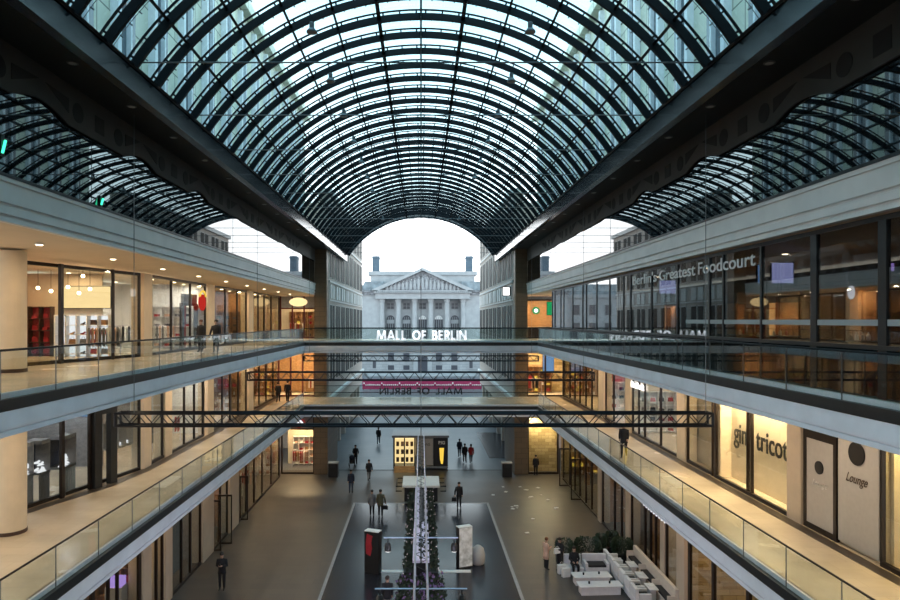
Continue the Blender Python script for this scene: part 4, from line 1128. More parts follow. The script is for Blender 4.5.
# red emblem door left L3
y_ = Yleft(199); r = empty('shop_sign', (xl(y_) + .2, y_, 14.0), label='red emblem sign with yellow arch over a shop door, upper left gallery', cat='sign')
disc(.62, r, (0, 0, .2), 'red', .8); m = MB(); m.tube([(.04, .62 * math.cos(t), .3 + .6 * math.sin(t)) for t in [PI * (.15 + .7 * q / 8) for q in range(9)]], .06, 6); m.build('yellow_arch', 'yel', r)
r = empty(f'door_{DN}', (xl(y_) - .6, y_, Z3)); DN += 1; struct(r, 'dark open doorway under the red emblem, upper left gallery')
m = MB(); m.box(-.1, .1, -1.3, -1.1, 0, 2.6); m.box(-.1, .1, 1.1, 1.3, 0, 2.6); m.box(-.1, .1, -1.3, 1.3, 2.6, 2.75); m.build('frame', 'mull', r); bx(-.1, .1, -1.1, 1.1, 2.75, 3.3).build('header_panel', 'lampoff', r); bx(-.05, .0, -1.1, -.5, 0, 2.6).build('leaf', 'redp', r)
# hanging spot lamps in the gift shop
for i, (px, py) in enumerate(((38, 288), (51, 291), (68, 287), (79, 293), (90, 289), (83, 276))):
    Y = 29.3; r = empty('spot_lamp', ((px - VX) * Y / F, Y, EYE - (py - VY) * Y / F), label=f'glowing round spot lamp in the gift shop, {ORD[i]} of six from the left', cat='lamp')
    MB().ellip((0, 0, 0), (.08, .08, .08), 12, 8).build('bulb', 'warm', r, smooth=True); MB().tube([(0, 0, .08), (0, 0, 15.4 - r.location.z)], .012, 5).build('stem', 'black', r)
for i, (px, z, hh) in enumerate(((103, 16.72, .28), (5, 17.1, .45))):  # glowing pieces added on the glass in place of a green glow inside it
    y = Yx(px, 9.86); r = empty('glow_stand_in', (-9.88, y, z), label=f'small added stand-in for a green glow in the upper left glass, {["farther", "nearer"][i]} one', cat='lamp')
    MB().tube([(0, -.06, 0), (0, .05, hh * .7)], .03, 8).build('neon_tube', 'greenb', r); bx(-.08, -.03, -.06, .06, -.06, hh).build('holder', 'dark', r)
# dark door surround, lower left gallery
ya, yb3 = Yleft(90), Yleft(113); dn = empty(f'door_{DN}', (xl((ya + yb3) / 2) + .1, (ya + yb3) / 2, Z2)); DN += 1; struct(dn, 'tall dark door surround between the shoe display windows, lower left gallery')
hw = (yb3 - ya) / 2; sl = math.atan2(xl(yb3) - xl(ya), yb3 - ya); dn.rotation_euler = (0, 0, -sl)
bx(-.12, .12, -hw, -hw + .4, 0, 4.3).build('jamb', 'dark', dn); bx(-.12, .12, hw - .4, hw, 0, 4.3).build('jamb', 'dark', dn); bx(-.12, .12, -hw + .4, hw - .4, 3.1, 4.3).build('header', 'dark', dn)
# oval sign L3 end; red round sign ground end; green signs
r = empty('shop_sign', (-11.6, 61.45, 14.85), label='oval cream sign above the doors at the end of the upper left gallery', cat='sign')
MB().prism([(.85 * math.cos(2 * PI * k / 24), .42 * math.sin(2 * PI * k / 24)) for k in range(24)], 'y', -.04, .04).build('face', 'warm2', r)
r = empty('shop_sign', (-10.4, 55.45, 4.35), label='round red ringed white sign over the ground floor left end window', cat='sign')
MB().prism([(.5 * math.cos(2 * PI * k / 24), .4 * math.sin(2 * PI * k / 24)) for k in range(24)], 'y', -.04, .0).build('ring', 'red', r)
MB().prism([(.4 * math.cos(2 * PI * k / 24), .3 * math.sin(2 * PI * k / 24)) for k in range(24)], 'y', -.06, -.04).build('face', 'whitee', r)
r = empty('shop_sign', (11.0, 62.2, 14.05), label='round green hanging sign with bright middle in the snack bar', cat='sign')
MB().prism([(.36 * math.cos(2 * PI * k / 24), .36 * math.sin(2 * PI * k / 24)) for k in range(24)], 'y', -.04, .04).build('ring', 'green', r)
MB().prism([(.18 * math.cos(2 * PI * k / 24), .18 * math.sin(2 * PI * k / 24)) for k in range(24)], 'y', -.06, -.04).build('face', 'whites', r)
flat('shop_sign', 12.0, 12.85, 62.1, 62.2, 13.6, 14.9, 'green', 'square green sign in the snack bar', 'sign')
flat('screen', 11.5, 12.6, 61.5, 61.6, 8.2, 10.0, 'bluescr', 'pale blue screen in the end window of the lower right gallery', 'screen')

# ------------------------------------------------------------------ shop contents
shelf_unit((-16.3, 31.55, Z3), 0, 2.6, 2.0, 4, 5, 'white', ['redp', 'wood', 'woodd', 'cgrey'], ['shoe', 'handbag', 'gift_box'], 'white shelf on the far wall of the gift shop, upper left gallery', 'whitee')
shelf_unit((-18.6, 31.55, Z3), 0, 1.6, 2.4, 4, 3, 'woodd', ['redp', 'cred', 'wood', 'magenta'], ['handbag', 'folded_shirt'], 'dark shelf with red goods in the gift shop, upper left gallery', 'redp')
flat('wall_poster', -17.4, -15.0, 31.45, 31.55, Z3 + 2.3, Z3 + 3.4, 'warm2', 'glowing picture poster above the white shelf, upper left gallery', 'poster')
rack((-14.4, 29.5, Z3), .6, 9, ['cgrey', 'white', 'cpink'], 'clothes rack near the glass of the gift shop')
for i, (x, y, c1) in enumerate(((-15.3, 38.5, ['white', 'cgrey', 'cpink']), (-16.5, 36, ['white', 'cblack', 'cgrey']))):
    rack((x, y, Z3), .3, 9, c1, f'clothes rack in the white lit shop, upper left gallery, {["farther", "nearer"][i]} one')
shelf_unit((-15.6, 41.0, Z3), 0, 2.6, 2.6, 4, 4, 'white', ['cgrey', 'cnavy', 'redp', 'cpink'], ['folded_shirt'], 'white shelf on the far wall of the white lit shop, upper left gallery', 'white')
shelf_unit((-15.4, 50.6, Z3), 0, 2.6, 2.4, 4, 4, 'wood', ['cgrey', 'colive', 'woodd'], ['folded_shirt', 'handbag'], 'wooden shelf in the amber lit shop, upper left gallery', 'wood')
# L2 left : display cases
for i, (px, px2) in enumerate(((27, 42), (44, 58), (66, 84))):
    y = (Yleft(px) + Yleft(px2)) / 2; x = xl(y) - .5
    r = empty('display_case', (x, y, Z2), math.atan2(1, .45) - R90 if 0 else 0, label=f'dark display case with white shoes behind the glass, {ORD[i]} from the left', cat='display case')
    w2 = abs(Yleft(px2) - Yleft(px)) / 2
    bx(-.3, .3, -w2, w2, 1.1, 1.2).build('base_board', 'lampoff', r); bx(-.3, .3, -w2, w2, 2.3, 2.45).build('top_board', 'greywall', r)
    bx(-.32, -.28, -w2, w2, 1.2, 2.3).build('back_panel', 'cnavy', r); bx(-.3, .3, w2 - .03, w2, 1.2, 2.3).build('side_panel', 'greywall', r)
    m = MB()
    for q in range(7): m.box(.2, .26, -w2 + q * w2 / 3 - .02, -w2 + q * w2 / 3 + .02, 0, 1.1)
    m.build('front_slats', 'lampoff', r)
    for q in range(6):
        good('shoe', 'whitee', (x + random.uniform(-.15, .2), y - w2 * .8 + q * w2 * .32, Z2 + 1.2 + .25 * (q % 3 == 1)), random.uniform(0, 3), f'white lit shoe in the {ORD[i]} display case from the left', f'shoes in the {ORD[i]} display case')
for i in range(3):
    y = Yleft(120 + i * 7); x = xl(y) - .4
    r = empty('display_case', (x, y, Z2), label=f'small white lit niche right of the dark door, {ORD[i]} from the left', cat='display case')
    bx(-.25, .25, -.26, .26, 1.3, 1.38).build('base_board', 'poster', r); bx(-.27, -.23, -.26, .26, 1.38, 2.5).build('back_panel', 'greywall', r); bx(-.25, .25, .23, .26, 1.3, 2.5).build('side_panel', 'poster', r)
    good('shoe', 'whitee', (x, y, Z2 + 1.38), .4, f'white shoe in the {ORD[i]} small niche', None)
flat('shop_screen', -15.3, -14.5, 28.4, 28.5, 8.9, 9.7, 'bluescr', 'small blue screen above the dark shop door, lower left gallery', 'screen')
for i, (x, y, z, rz, c1, lab) in enumerate((
    (-14.6, 34.5, Z2, 1.5, ['cgrey', 'cblack'], 'clothes rack in the grey shop, lower left gallery'),
    (-15, 38.5, Z2, .2, ['white', 'cgrey', 'cred'], 'clothes rack at the far wall of the grey shop, lower left gallery'),
    (-14.8, 46, Z2, .8, ['cpink', 'white', 'wood'], 'clothes rack in the dim shop, lower left gallery'),
    (15.2, 42, Z2, .3, ['cred', 'white', 'cgrey'], 'clothes rack with red clothes, lower right gallery'),
    (14.8, 34, Z2, .5, ['cgrey', 'white'], 'clothes rack behind the white lettering doors, lower right gallery'),
    (15, 52, Z2, .2, ['cred', 'wood', 'cpink'], 'clothes rack in the yellow lit corner shop'),
    (-13.4, 50, 0, .2, ['cred', 'white', 'cpink', 'cgrey'], 'clothes rack in the bright ground floor left shop'),
    (-13.4, 46.5, 0, .2, ['wood', 'white', 'cgrey'], 'nearer clothes rack in the bright ground floor left shop'),
    (13.2, 50, 0, .4, ['wood', 'cgrey'], 'clothes rack behind the ground floor right entrance'),
    (-10.6, 63.4, Z2, .1, ['cred', 'white', 'wood'], 'clothes rack behind the red framed doors'),
    (11.0, 63.0, Z2, .1, ['cred', 'cblack', 'cpink'], 'clothes rack behind the lower right end window'),
    (-10.8, 58.2, 0, .1, ['cred', 'white', 'cpink', 'wood'], 'clothes rack behind the ground floor left end window'),
    (-12.2, 63.8, Z3, .1, ['cred', 'white', 'wood'], 'clothes rack behind the oval sign doors'))):
    rack((x, y, z), rz, 9, c1, lab)
for (x, y, z, w_, lab, mt, gm) in (
    (-15.0, 50.6, Z2, 2.6, 'shelf on the far wall of the dim shop, lower left gallery', 'wood', ['cpink', 'white', 'redp']),
    (-15.0, 61.5, Z2, 2.6, 'shelf in the corner shop, lower left gallery', 'wood', ['redp', 'white', 'yel']),
    (15.3, Yx(630, XR) - .12, Z2, 2.8, 'shelf in the shop under white lettering, lower right gallery', 'white', ['cgrey', 'redp', 'cnavy']),
    (15.3, Yx(602, XR) - .12, Z2, 2.8, 'shelf in the sportswear shop, lower right gallery', 'white', ['cred', 'white', 'cnavy']),
    (15.6, 61.5, Z2, 3.2, 'shelf in the yellow lit corner shop', 'wood', ['redp', 'white', 'woodd', 'yel']),
    (-14.2, 55.4, 0, 3.0, 'shelf on the far wall of the bright ground floor left shop', 'white', ['cpink', 'redp', 'wood']),
    (-13.6, 28.1, 0, 2.6, 'shelf with orange goods near the camera, ground floor left', 'wood', ['orange', 'wood', 'redp']),
    (-14.4, 30.35, 0, 1.6, 'narrow shelf in the lamp shop, ground floor left', 'wood', ['warm2', 'white']),
    (14.2, 55.4, 0, 3.0, 'shelf in the entrance hall shop, ground floor right', 'wood', ['yel', 'white', 'woodd']),
    (-11.4, 65.2, Z2, 2.4, 'shelf behind the red framed doors, lower left gallery end', 'wood', ['redp', 'yel', 'white']),
    (11.4, 64.6, Z2, 3.0, 'shelf behind the lower right end window', 'wood', ['redp', 'white', 'woodd', 'yel']),
    (-11.7, 65.5, Z3, 3.0, 'shelf behind the oval sign doors', 'wood', ['redp', 'yel', 'woodd']),
    (-10.4, 59.4, 0, 2.4, 'shelf behind the ground floor left end window', 'white', ['cpink', 'redp', 'white', 'wood'])):
    shelf_unit((x, y - .05, z), 0, w_, 2.6, 4, 5, mt, gm, ['folded_shirt', 'handbag', 'bottle', 'gift_box'], lab)
# snack bar counter, upper right end
r = empty('snack_counter', (11.75, 62.6, Z3), label='dark snack bar counter at the end of the upper right gallery', cat='counter')
bx(-1.4, 1.4, 0, .6, 0, 1.05).build('front', 'woodd', r); bx(-1.45, 1.45, -.05, .65, 1.05, 1.1).build('counter_top', 'cream', r)
# purple lit stand ground left
Yp = Yx(121, 12.6); r = empty('display_stand', (-12.8, Yp, 0), label='white stand with a violet glowing top in the dark shop, ground floor left', cat='display stand')
bx(-.35, .35, -.3, .3, 0, 2.0).build('body', 'poster', r); bx(-.3, .3, -.25, .25, 2.0, 2.35).build('lit_top', 'purple', r); bx(-.36, -.35, -.1, .1, .8, 1.5).build('picture', 'black', r)
# table lamps in lamp shop
for i, (px, z) in enumerate(((154, 3.2), (156, 1.2), (158, .7))):
    y = Yx(px, 12.3); r = empty('hanging_lamp', (-12.4, y, z), label=f'warm glowing lamp in the lamp shop window, {["highest", "middle", "lowest"][i]}', cat='lamp')
    MB().lathe([(.02, .3), (.06, .28), (.14, .0), (.1, -.05)], n=12).build('lamp_shade', 'yel', r); MB().tube([(0, 0, .3), (0, 0, .55)], .01, 5).build('cord', 'black', r)
# poster window frame
y = Yx(176, 12.1); flat('window_poster', -12.3, -12.2, y - .9, y + .9, .6, 3.9, 'kgrey', 'tall grey poster in the ground floor left window', 'poster')
# window on grey wall : truss-like shadow omitted

# ------------------------------------------------------------------ lounge furniture, ground right
def bench(name, x, y, rz, w_, d, lab, mat='sofa', cush=True, cat='sofa', arms=True):
    r = empty(name, (x, y, 0), rz, label=lab, cat=cat)
    bx(-w_ / 2, w_ / 2, -d / 2, d / 2, .06, .38).build('base', mat, r, bevel=.02)
    bx(-w_ / 2, w_ / 2, d / 2 - .16, d / 2, .38, .85).build('backrest', mat, r, bevel=.02)
    if arms:
        for s in (-1, 1): bx(s * w_ / 2 - s * .14, s * w_ / 2, -d / 2, d / 2 - .17, .38, .6).build('armrest', mat, r, bevel=.02)
    if cush: bx(-w_ / 2 + .17, w_ / 2 - .17, -d / 2 + .03, d / 2 - .18, .39, .5).build('seat_cushion', 'cushion', r, bevel=.02)
    m = MB()
    for a in (-1, 1):
        for b in (-1, 1): m.box(a * (w_ / 2 - .1) - .03, a * (w_ / 2 - .1) + .03, b * (d / 2 - .1) - .03, b * (d / 2 - .1) + .03, 0, .06)
    m.build('foot', 'black', r); return r
def ltable(x, y, rz, w_, d, lab, h=.45):
    r = empty('low_table', (x, y, 0), rz, label=lab, cat='table')
    bx(-w_ / 2, w_ / 2, -d / 2, d / 2, h - .06, h).build('table_top', 'sofa', r, bevel=.01); bx(-w_ / 2 + .1, w_ / 2 - .1, -d / 2 + .1, d / 2 - .1, 0, h - .06).build('pedestal', 'sofa', r)
    return r
bench('lounge_sofa', 9.1, 33.9, 0, 1.25, .85, 'pale two seat sofa with black cushion facing the camera')
bench('lounge_sofa', 7.95, 33.85, 0, .9, .85, 'pale sofa on which the person in black sits', cush=False, arms=False)
ltable(8.5, 32.45, .05, 1.9, .75, 'long white low table in front of the sofas')
ltable(8.6, 31.3, .05, 2.1, .7, 'second white low table nearer the camera')
bench('armchair', 11.0, 31.2, math.radians(-90), .8, .8, 'pale armchair at the near end of the right table row', cush=True, cat='armchair') if 0 else None
for i, y in enumerate((34.6, 33.7, 32.8, 31.9, 31.0, 30.1)):
    bench('armchair', 10.18, y, R90, .78, .75, f'pale armchair in the middle row facing right, {ORD[5-i]} from the camera', cush=(i > 2), cat='armchair')
for i, y in enumerate((33.4, 32.0, 30.6)):
    ltable(10.84, y, 0, .44, .8, f'small dark set table between the armchairs and the bench, {ORD[2-i]} from the camera', .62)
    o = MB().lathe([(.09, 0), (.14, .012), (.14, .02)], n=16).build('plate', 'white', None, (10.84, y + .1, .62)); tag(o, f'white plate on the {ORD[2-i]} small table from the camera', 'plate')
for i, (x, y) in enumerate(((8.1, 32.4), (8.9, 32.5), (8.1, 31.3), (9.1, 31.35))):
    o = MB().lathe([(.03, 0), (.045, .02), (.045, .12)], n=12).build('candle_glass', 'black', None, (x, y, .45)); tag(o, f'small dark candle glass on the {"farther" if i<2 else "nearer"} white table, {"left" if i%2==0 else "right"} one', 'candle')
r = empty('long_bench', (11.40, 32.2, 0), label='long cream bench with dark cushions along the ground floor right shopfront', cat='bench')
bx(-.3, .22, -2.9, 2.9, 0, .4).build('base', 'sofab', r); bx(.06, .22, -2.9, 2.9, .4, 1.0).build('backrest', 'sofab', r)
for k in range(4): bx(-.3, .06, -2.9 + k * 1.93 - .04, -2.9 + k * 1.93 + .04, .4, .7).build('divider', 'sofab', r)
for k in range(3): bx(-.28, .05, -2.75 + k * 1.93, -1.2 + k * 1.93, .4, .52).build('cushion', 'cushion', r)
def shrub(x, y, w_, d, h, lab, n=900):
    r = empty('planter_shrub', (x, y, 0), label=lab, cat='potted shrub')
    bx(-w_ / 2, w_ / 2, -d / 2, d / 2, 0, .4).build('planter_box', 'black', r)
    m = MB()
    for _ in range(n):
        t = random.uniform(0, 2 * PI); u = random.uniform(-1, 1); rr = random.uniform(.5, 1) ** .5
        c = Vector((w_ * .55 * rr * math.cos(t) * math.sqrt(1 - u * u * .5), d * .55 * rr * math.sin(t) * math.sqrt(1 - u * u * .5), .4 + (h - .4) * (.5 + .5 * u)))
        a = Vector((math.cos(t), math.sin(t), random.uniform(-.2, 1))).normalized() * .12; b = a.orthogonal().normalized() * .045
        m.poly([c, c + a * .5 + b, c + a, c + a * .5 - b])
    m.build('foliage', 'leaf', r)
shrub(7.75, 35.2, .8, .6, 1.25, 'dark leafy shrub behind the person seated on the sofa'); shrub(9.1, 35.6, 1.3, .6, 1.2, 'wide dark shrub behind the sofa with the black cushion')
shrub(10.0, 36.2, .45, .45, 1.2, 'narrow small shrub right of the wide shrub'); shrub(10.75, 36.6, .6, .5, 1.2, 'round shrub between the narrow shrub and the shopfront')
shrub(10.95, 35.4, 1.0, .4, 1.25, 'dark shrub close to the ground floor right doors', 1100)
for i, (x, y) in enumerate(((7.42, 33.3), (7.3, 33.75))):
    r = empty('shopping_bag', (x, y, 0), .3, label=f'white paper shopping bag beside the sofa, {["right", "left"][i]} one', cat='bag')
    MB().prism([(-.2, 0), (.2, 0), (.22, .45), (-.22, .45)], 'y', -.1, .1).build('body', 'white', r); MB().tube([(-.1, 0, .44), (-.06, 0, .58), (.06, 0, .58), (.1, 0, .44)], .01, 5).build('handle', 'white', r)
# small white flecks on the paving
sc0 = None
for i, (px, py) in enumerate(((493, 495), (503, 487), (506, 492), (512, 507), (516, 506), (517, 508), (513, 509), (529, 498), (531, 497), (541, 495), (555, 509), (556, 508), (533, 519), (526, 490), (538, 488), (548, 500), (520, 487), (527, 533))):
    x, y, z = at(px, py, 0); s_ = random.uniform(.5, 1.3)
    o = MB().poly([(-.12, -.1, .012), (.1, -.12, .03), (.14, .08, .012), (-.08, .12, .04)]) if 0 else None
    m = MB(); m.hexa([(-.12, -.1, .005), (.1, -.12, .005), (.14, .08, .005), (-.08, .12, .005), (-.12, -.1, .02), (.1, -.12, .03), (.14, .08, .015), (-.08, .12, .035)])
    o = m.build('white_fleck', 'paper', None, (x, y, 0)) if sc0 is None else cp(sc0, None, (x, y, 0), random.uniform(0, 3)); sc0 = sc0 or o; o.scale = (s_, s_ * 1.2, 1)
    tag(o, 'small white fleck lying on the paving right of the dark inlay', 'paper scrap', 'white flecks on the paving')

# ------------------------------------------------------------------ people
def pose_joints(p, side=1):
    J = {'pel': (0, 0, .93), 'sp': (0, 0, 1.1), 'ch': (0, .0, 1.3), 'nk': (0, 0, 1.46), 'h1': (0, .015, 1.56), 'h2': (0, .01, 1.66), 'h3': (0, 0, 1.72)}
    for s, n in ((-1, 'L'), (1, 'R')):
        J['sh' + n] = (s * .17, 0, 1.4); J['hp' + n] = (s * .09, 0, .88)
        J['el' + n] = (s * .22, -.03, 1.13); J['wr' + n] = (s * .22, .05, .9); J['kn' + n] = (s * .095, .02, .48); J['an' + n] = (s * .1, 0, .09); J['to' + n] = (s * .11, .16, .035)
    if p in ('walk', 'walk2'):
        f = side
        for s, n in ((-1, 'L'), (1, 'R')):
            k = s * f
            if k > 0: J['kn' + n] = (s * .09, .2, .5); J['an' + n] = (s * .09, .3, .1); J['to' + n] = (s * .1, .46, .06); J['el' + n] = (s * .23, -.13, 1.15); J['wr' + n] = (s * .24, -.12, .92)
            else: J['kn' + n] = (s * .09, .02, .48); J['an' + n] = (s * .09, -.28, .16); J['to' + n] = (s * .1, -.16, .04); J['el' + n] = (s * .22, .04, 1.14); J['wr' + n] = (s * .2, .2, .97)
    if p == 'phone':
        for s, n in ((-1, 'L'), (1, 'R')): J['el' + n] = (s * .23, -.0, 1.13); J['wr' + n] = (s * .07, .24, 1.2)
        J['h2'] = (0, .05, 1.65); J['h3'] = (0, .05, 1.71)
    if p == 'push':
        for s, n in ((-1, 'L'), (1, 'R')): J['el' + n] = (s * .24, .12, 1.15); J['wr' + n] = (s * .2, .38, 1.03)
    if p == 'bag':
        J['elR'] = (.27, .02, 1.14); J['wrR'] = (.3, .1, .93)
    if p == 'sit':
        for s, n in ((-1, 'L'), (1, 'R')):
            J['hp' + n] = (s * .1, .0, .5); J['kn' + n] = (s * .13, .42, .52); J['an' + n] = (s * .12, .45, .1); J['to' + n] = (s * .13, .6, .04)
        for k in ('pel', 'sp', 'ch', 'nk', 'h1', 'h2', 'h3', 'shL', 'shR'): J[k] = (J[k][0], J[k][1], J[k][2] - .38)
        for s, n in ((-1, 'L'), (1, 'R')): J['el' + n] = (s * .24, .05, .76); J['wr' + n] = (s * .12, .28, .68)
    return J
EDG = [('pel', 'sp'), ('sp', 'ch'), ('ch', 'nk'), ('nk', 'h1'), ('h1', 'h2'), ('h2', 'h3')]
for n in 'LR': EDG += [('ch', 'sh' + n), ('sh' + n, 'el' + n), ('el' + n, 'wr' + n), ('pel', 'hp' + n), ('hp' + n, 'kn' + n), ('kn' + n, 'an' + n), ('an' + n, 'to' + n)]
RADI = {'pel': .13, 'sp': .12, 'ch': .135, 'nk': .055, 'h1': .075, 'h2': .092, 'h3': .06}
for n in 'LR': RADI.update({'sh' + n: .065, 'el' + n: .045, 'wr' + n: .03, 'hp' + n: .105, 'kn' + n: .078, 'an' + n: .056, 'to' + n: .035})
BODY = {}
def hand(m, wr, el, s, mi):
    wr, el = Vector(wr), Vector(el); d = (wr - el).normalized(); u = Vector((1, 0, 0)); u = (u - d * u.dot(d)).normalized(); w_ = d.cross(u)
    m.tube([wr - d * .03, wr + d * .03, wr + d * .09], [.028, .036, .034], 8, mi)
    for i, (o, l) in enumerate(((-.026, .065), (-.009, .078), (.009, .073), (.026, .055))):
        p = wr + d * .08 + u * o; m.tube([p, p + d * l * .5, p + d * l * .85 + w_ * l * .35], [.0085, .008, .006], 6, mi)
    p = wr + d * .02 - u * s * .03; m.tube([p, p + d * .03 - u * s * .025, p + d * .06 - u * s * .02], [.01, .009, .007], 6, mi)
def body_mesh(p, side):
    k = (p, side)
    if k in BODY: return BODY[k]
    J = pose_joints(p, side); bm = bmesh.new(); lay = bm.verts.layers.skin.verify(); V = {}
    for n, c in J.items():
        v = bm.verts.new(c); r_ = RADI[n]; v[lay].radius = (r_ * (1.15 if n in ('ch', 'pel', 'sp') else 1), r_ * (.85 if n in ('ch', 'pel', 'sp') else 1)); v[lay].use_root = n == 'pel'; V[n] = v
    for a, b in EDG: bm.edges.new((V[a], V[b]))
    me = bpy.data.meshes.new('tmp'); bm.to_mesh(me); bm.free(); o = bpy.data.objects.new('tmp', me); COL.objects.link(o)
    o.modifiers.new('s', 'SKIN'); ss = o.modifiers.new('d', 'SUBSURF'); ss.levels = 1; ss.render_levels = 1
    bpy.context.view_layer.update(); me2 = bpy.data.meshes.new_from_object(o.evaluated_get(bpy.context.evaluated_depsgraph_get())); bpy.data.objects.remove(o)
    m = MB(); m.v = [tuple(v.co) for v in me2.vertices]; m.f = [tuple(q.vertices) for q in me2.polygons]
    hz = J['pel'][2]
    for q in me2.polygons:
        c = q.center; mi = 0
        if c.z > J['nk'][2] + .02: mi = 2
        elif min((c - Vector(J['an' + n])).length for n in 'LR') < .09 or min((c - Vector(J['to' + n])).length for n in 'LR') < .12: mi = 3
        elif c.z < hz - .02 and min((c - Vector(J[a + n])).length for n in 'LR' for a in ('el', 'wr')) > .14: mi = 1
        m.mi.append(mi)
    for n, s in (('L', -1), ('R', 1)): hand(m, J['wr' + n], J['el' + n], s, 2)
    hx, hy, hzz = J['h2']
    m.ellip((hx, hy + .088, hzz - .03), (.014, .02, .025), 6, 5, 2)
    for s in (-1, 1): m.ellip((hx + s * .032, hy + .08, hzz), (.011, .01, .008), 6, 4, 3); m.ellip((hx + s * .085, hy, hzz - .02), (.012, .02, .03), 6, 4, 2)
    m.ellip((hx, hy + .075, hzz - .075), (.024, .012, .008), 6, 4, 4)
    BODY[k] = (m, J); return BODY[k]
def person(x, y, z, head, p, label, coat='cblack', legs='cblack', hair='hair', hem=.78, side=1, h=1., hat=None, longhair=False):
    z = -.02 if (y > 57 and z == 0) else z
    m, J = body_mesh(p, side); r = empty('person', (x, y, z), head, label=label, cat='person'); r.scale = (h, h, h)
    b = MB(); b.v = list(m.v); b.f = list(m.f); b.mi = list(m.mi); b.build('body', [coat, legs, 'skin', 'shoe', 'redp'], r, smooth=True)
    c = MB(); dz = J['pel'][2] - .93; n = 14; rings = []
    top = J['nk'][2]
    lv = [(hem, .20, .15), ((hem + .98) / 2, .185, .14), (1.0, .175, .13), (1.15, .175, .135), (1.3, .2, .14), (1.39, .19, .12), (1.45, .10, .08), (1.49, .075, .07)]
    if p == 'sit': lv = [(.9 - .03, .2, .16)] + [q for q in lv if q[0] >= 1.0]
    base = 0
    for (zz, a, bb) in lv:
        for k in range(n):
            t = 2 * PI * k / n; c.v.append((a * math.cos(t), bb * math.sin(t), zz + dz))
    for i in range(len(lv) - 1):
        for k in range(n): c.f.append((i * n + k, i * n + (k + 1) % n, (i + 1) * n + (k + 1) % n, (i + 1) * n + k)); c.mi.append(0)
    c.f.append(tuple(reversed(range(n)))); c.mi.append(0)
    for q in 'LR':
        w_, e_, s_ = Vector(J['wr' + q]), Vector(J['el' + q]), Vector(J['sh' + q]); c.tube([s_ + Vector((0, 0, .03)), (s_ + e_) / 2, e_, (e_ + w_) / 2, w_], [.075, .066, .06, .052, .046], 10)
    c.build('coat', coat, r, smooth=True)
    hx, hy, hz_ = J['h2']; hh = MB(); hh.ellip((hx, hy - .022, hz_ + .028), (.1, .1, .095), 12, 8)
    if longhair: hh.ellip((hx, hy - .06, hz_ - .1), (.09, .05, .14), 10, 7)
    hh.build('hair' if not hat else 'hat', hat or hair, r, smooth=True)
    return r, J
def gp(px, py, z=0):
    return at(px, py, z)
B = PI   # facing the camera
x, y, _ = gp(222, 590); pr, J = person(x, y, 0, B, 'phone', 'person in black looking down at a phone on the left paving', h=1.05)
x, y, _ = gp(351, 493); person(x, y, 0, B, 'stand', 'person in a dark coat standing near the left corner of the inlay', 'cnavy', 'cjean')
x, y, _ = gp(369, 481); person(x, y, 0, .2, 'walk', 'person in dark jacket and grey trousers walking behind the standing person', 'cblack', 'cgrey')
x, y, _ = gp(355.5, 464); person(x, y, 0, B + .2, 'push', 'person in black pushing a stroller', 'cblack', 'cblack', hem=.7)
sx, sy = x - .2, y - 1.1
x, y, _ = gp(378.5, 444); person(x, y, 0, 0, 'walk', 'person with dark jacket walking outside left of the kiosk', 'cblack', 'cjean', h=1.02)
x, y, _ = gp(372, 516); person(x, y, 0, .1, 'stand', 'person in a light grey coat walking beside the olive coat', 'cgrey', 'cblack', hem=.7)
x, y, _ = gp(380.5, 517); person(x, y, 0, -.1, 'bag', 'person in an olive coat carrying a black bag', 'colive', 'cblack', hem=.72, h=1.05)
bgx = x + .32
x2, y2, _ = gp(459, 508); person(x2, y2, 0, B + .1, 'bag', 'person in black walking towards the camera right of the planter', 'cblack', 'cblack', side=-1, h=1.03)
x3, y3, _ = gp(459.5, 457); person(x3, y3, 0, 0, 'walk', 'person in navy walking outside right of the kiosk', 'cnavy', 'cgrey')
x3, y3, _ = gp(464.8, 463); person(x3, y3, 0, 0, 'walk', 'person in black walking beside the red jacket', 'cblack', 'cblack', side=-1, h=1.03)
x3, y3, _ = gp(471, 463); person(x3, y3, 0, 0, 'walk', 'person in a red jacket walking outside', 'cred', 'cblack')
x4, y4, _ = gp(546, 570); person(x4, y4, 0, -1.2, 'phone', 'person with ginger hair in a long blush coat', 'cpink', 'cblack', 'hairl', hem=.62, h=.98)
x5, y5, _ = gp(560, 571); person(x5, y5, 0, 2.2, 'phone', 'person in black with a pale bag talking to the blush coat', 'cblack', 'cblack', h=1.0)
person(7.95, 33.78, 0, B, 'sit', 'person in black seated on the pale sofa', 'cblack', 'cblack', longhair=True)
person(-1.35, 28.8, .012, B, 'stand', 'person in dark clothes near the bottom under the nearer crossbar', 'cblack', 'colive') if 0 else person(-1.5, 28.9, .012, 0, 'stand', 'person in dark clothes near the bottom under the nearer crossbar', 'cblack', 'cgrey')
xp, yp, _ = at(624, 457, Z2); person(xp, yp, Z2, B - .4, 'walk', 'person in a black coat walking on the lower right gallery', 'cblack', 'cblack', hem=.75, h=1.0)
person(-11.95, 35.3, Z3, B - .3, 'stand', 'person in black behind the upper left glass rail, left of two', 'cblack', 'cblack', 'hairl')
person(-11.1, 35.2, Z3, B, 'bag', 'person in black behind the upper left glass rail, right of two', 'cblack', 'cblack')
person(-12.35, 56.2, Z2, .1, 'walk', 'left one of two people in black walking on the lower left gallery', 'cblack', 'cblack')
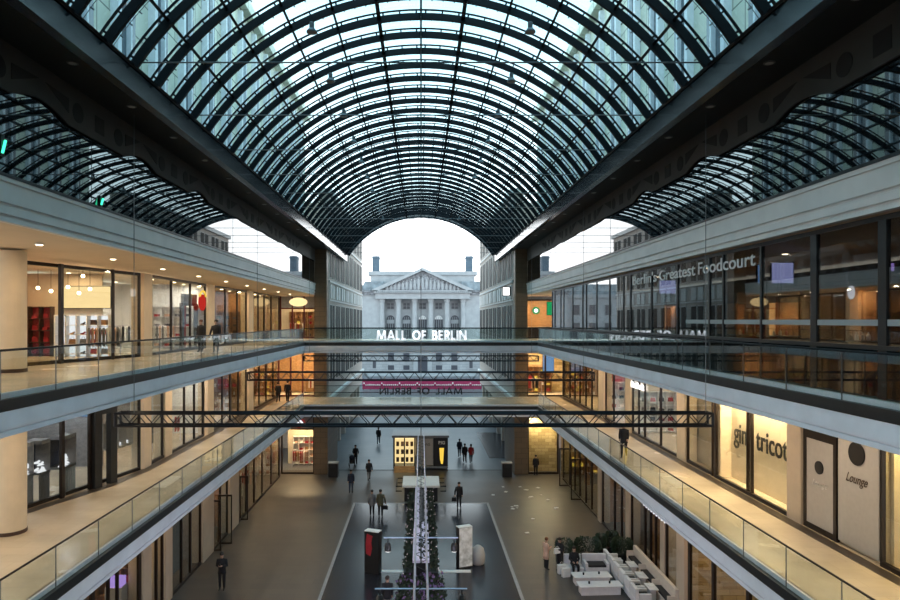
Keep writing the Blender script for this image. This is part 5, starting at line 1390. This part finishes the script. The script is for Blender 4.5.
person(-11.6, 56.5, Z2, .1, 'walk', 'right one of two people in black walking on the lower left gallery', 'cblack', 'cblack', side=-1, h=1.05)
person(9.7, 54.9, 0, 0, 'stand', 'person silhouetted before the gold lit window', 'cblack', 'cblack')
# things held
def bag(x, y, z, rz, mat, lab, s_=1.):
    r = empty('handbag', (x, y, z), rz, label=lab, cat='bag'); r.scale = (s_, s_, s_)
    MB().prism([(-.17, 0), (.17, 0), (.15, .26), (-.15, .26)], 'y', -.06, .06).build('body', mat, r); MB().tube([(-.08, 0, .25), (-.06, 0, .36), (.06, 0, .36), (.08, 0, .25)], .012, 5).build('handle', mat, r)
bag(bgx, y - 0 if 0 else gp(380.5, 517)[1] + .1, .48, 0, 'cblack', 'black handbag held by the person in the olive coat')
bag(x2 - .35, y2 - .1, .5, 0, 'cblack', 'black bag held by the person walking right of the planter')
bag(x5 - .2, y5 - .2, 1.0, .4, 'white', 'pale bag held by the person in black beside the blush coat')
r = empty('phone', (gp(222, 590)[0], gp(222, 590)[1] - .36, 1.28), label='pale phone held by the person in black on the left', cat='phone'); bx(-.04, .04, -.01, .01, 0, .13).build('casing', 'black', r); bx(-.035, .035, .0101, .012, .01, .12).build('screen', 'whitee', r)
# stroller
r = empty('stroller', (sx, sy, 0), .2, label='dark stroller with hood pushed by the person in black', cat='stroller')
for a in (-.25, .25):
    for b in (-.35, .35): MB().tube([(a - .02, b, .13), (a + .02, b, .13)], .13, 14).build('wheel', 'black', r)
MB().prism([(-.35, .35), (.3, .35), (.35, .7), (-.1, .55), (-.35, .6)], 'x', -.22, .22).build('seat', 'cblack', r)
m = MB(); m.ellip((0, .12, .82), (.24, .28, .22)); m.build('hood', 'cnavy', r, smooth=True)
MB().tube([(-.22, -.35, .13), (-.22, .5, 1.0), (.22, .5, 1.0), (.22, -.35, .13)], .02, 6).build('frame', 'lampoff', r)

# added wall closing the mall behind the camera, shuts out sky light
struct(bx(-24, 24, YS - 2.2, YS - 2, 0, 26).build('wall_back', 'greywall'), 'unseen wall added behind the camera to keep out sky light')
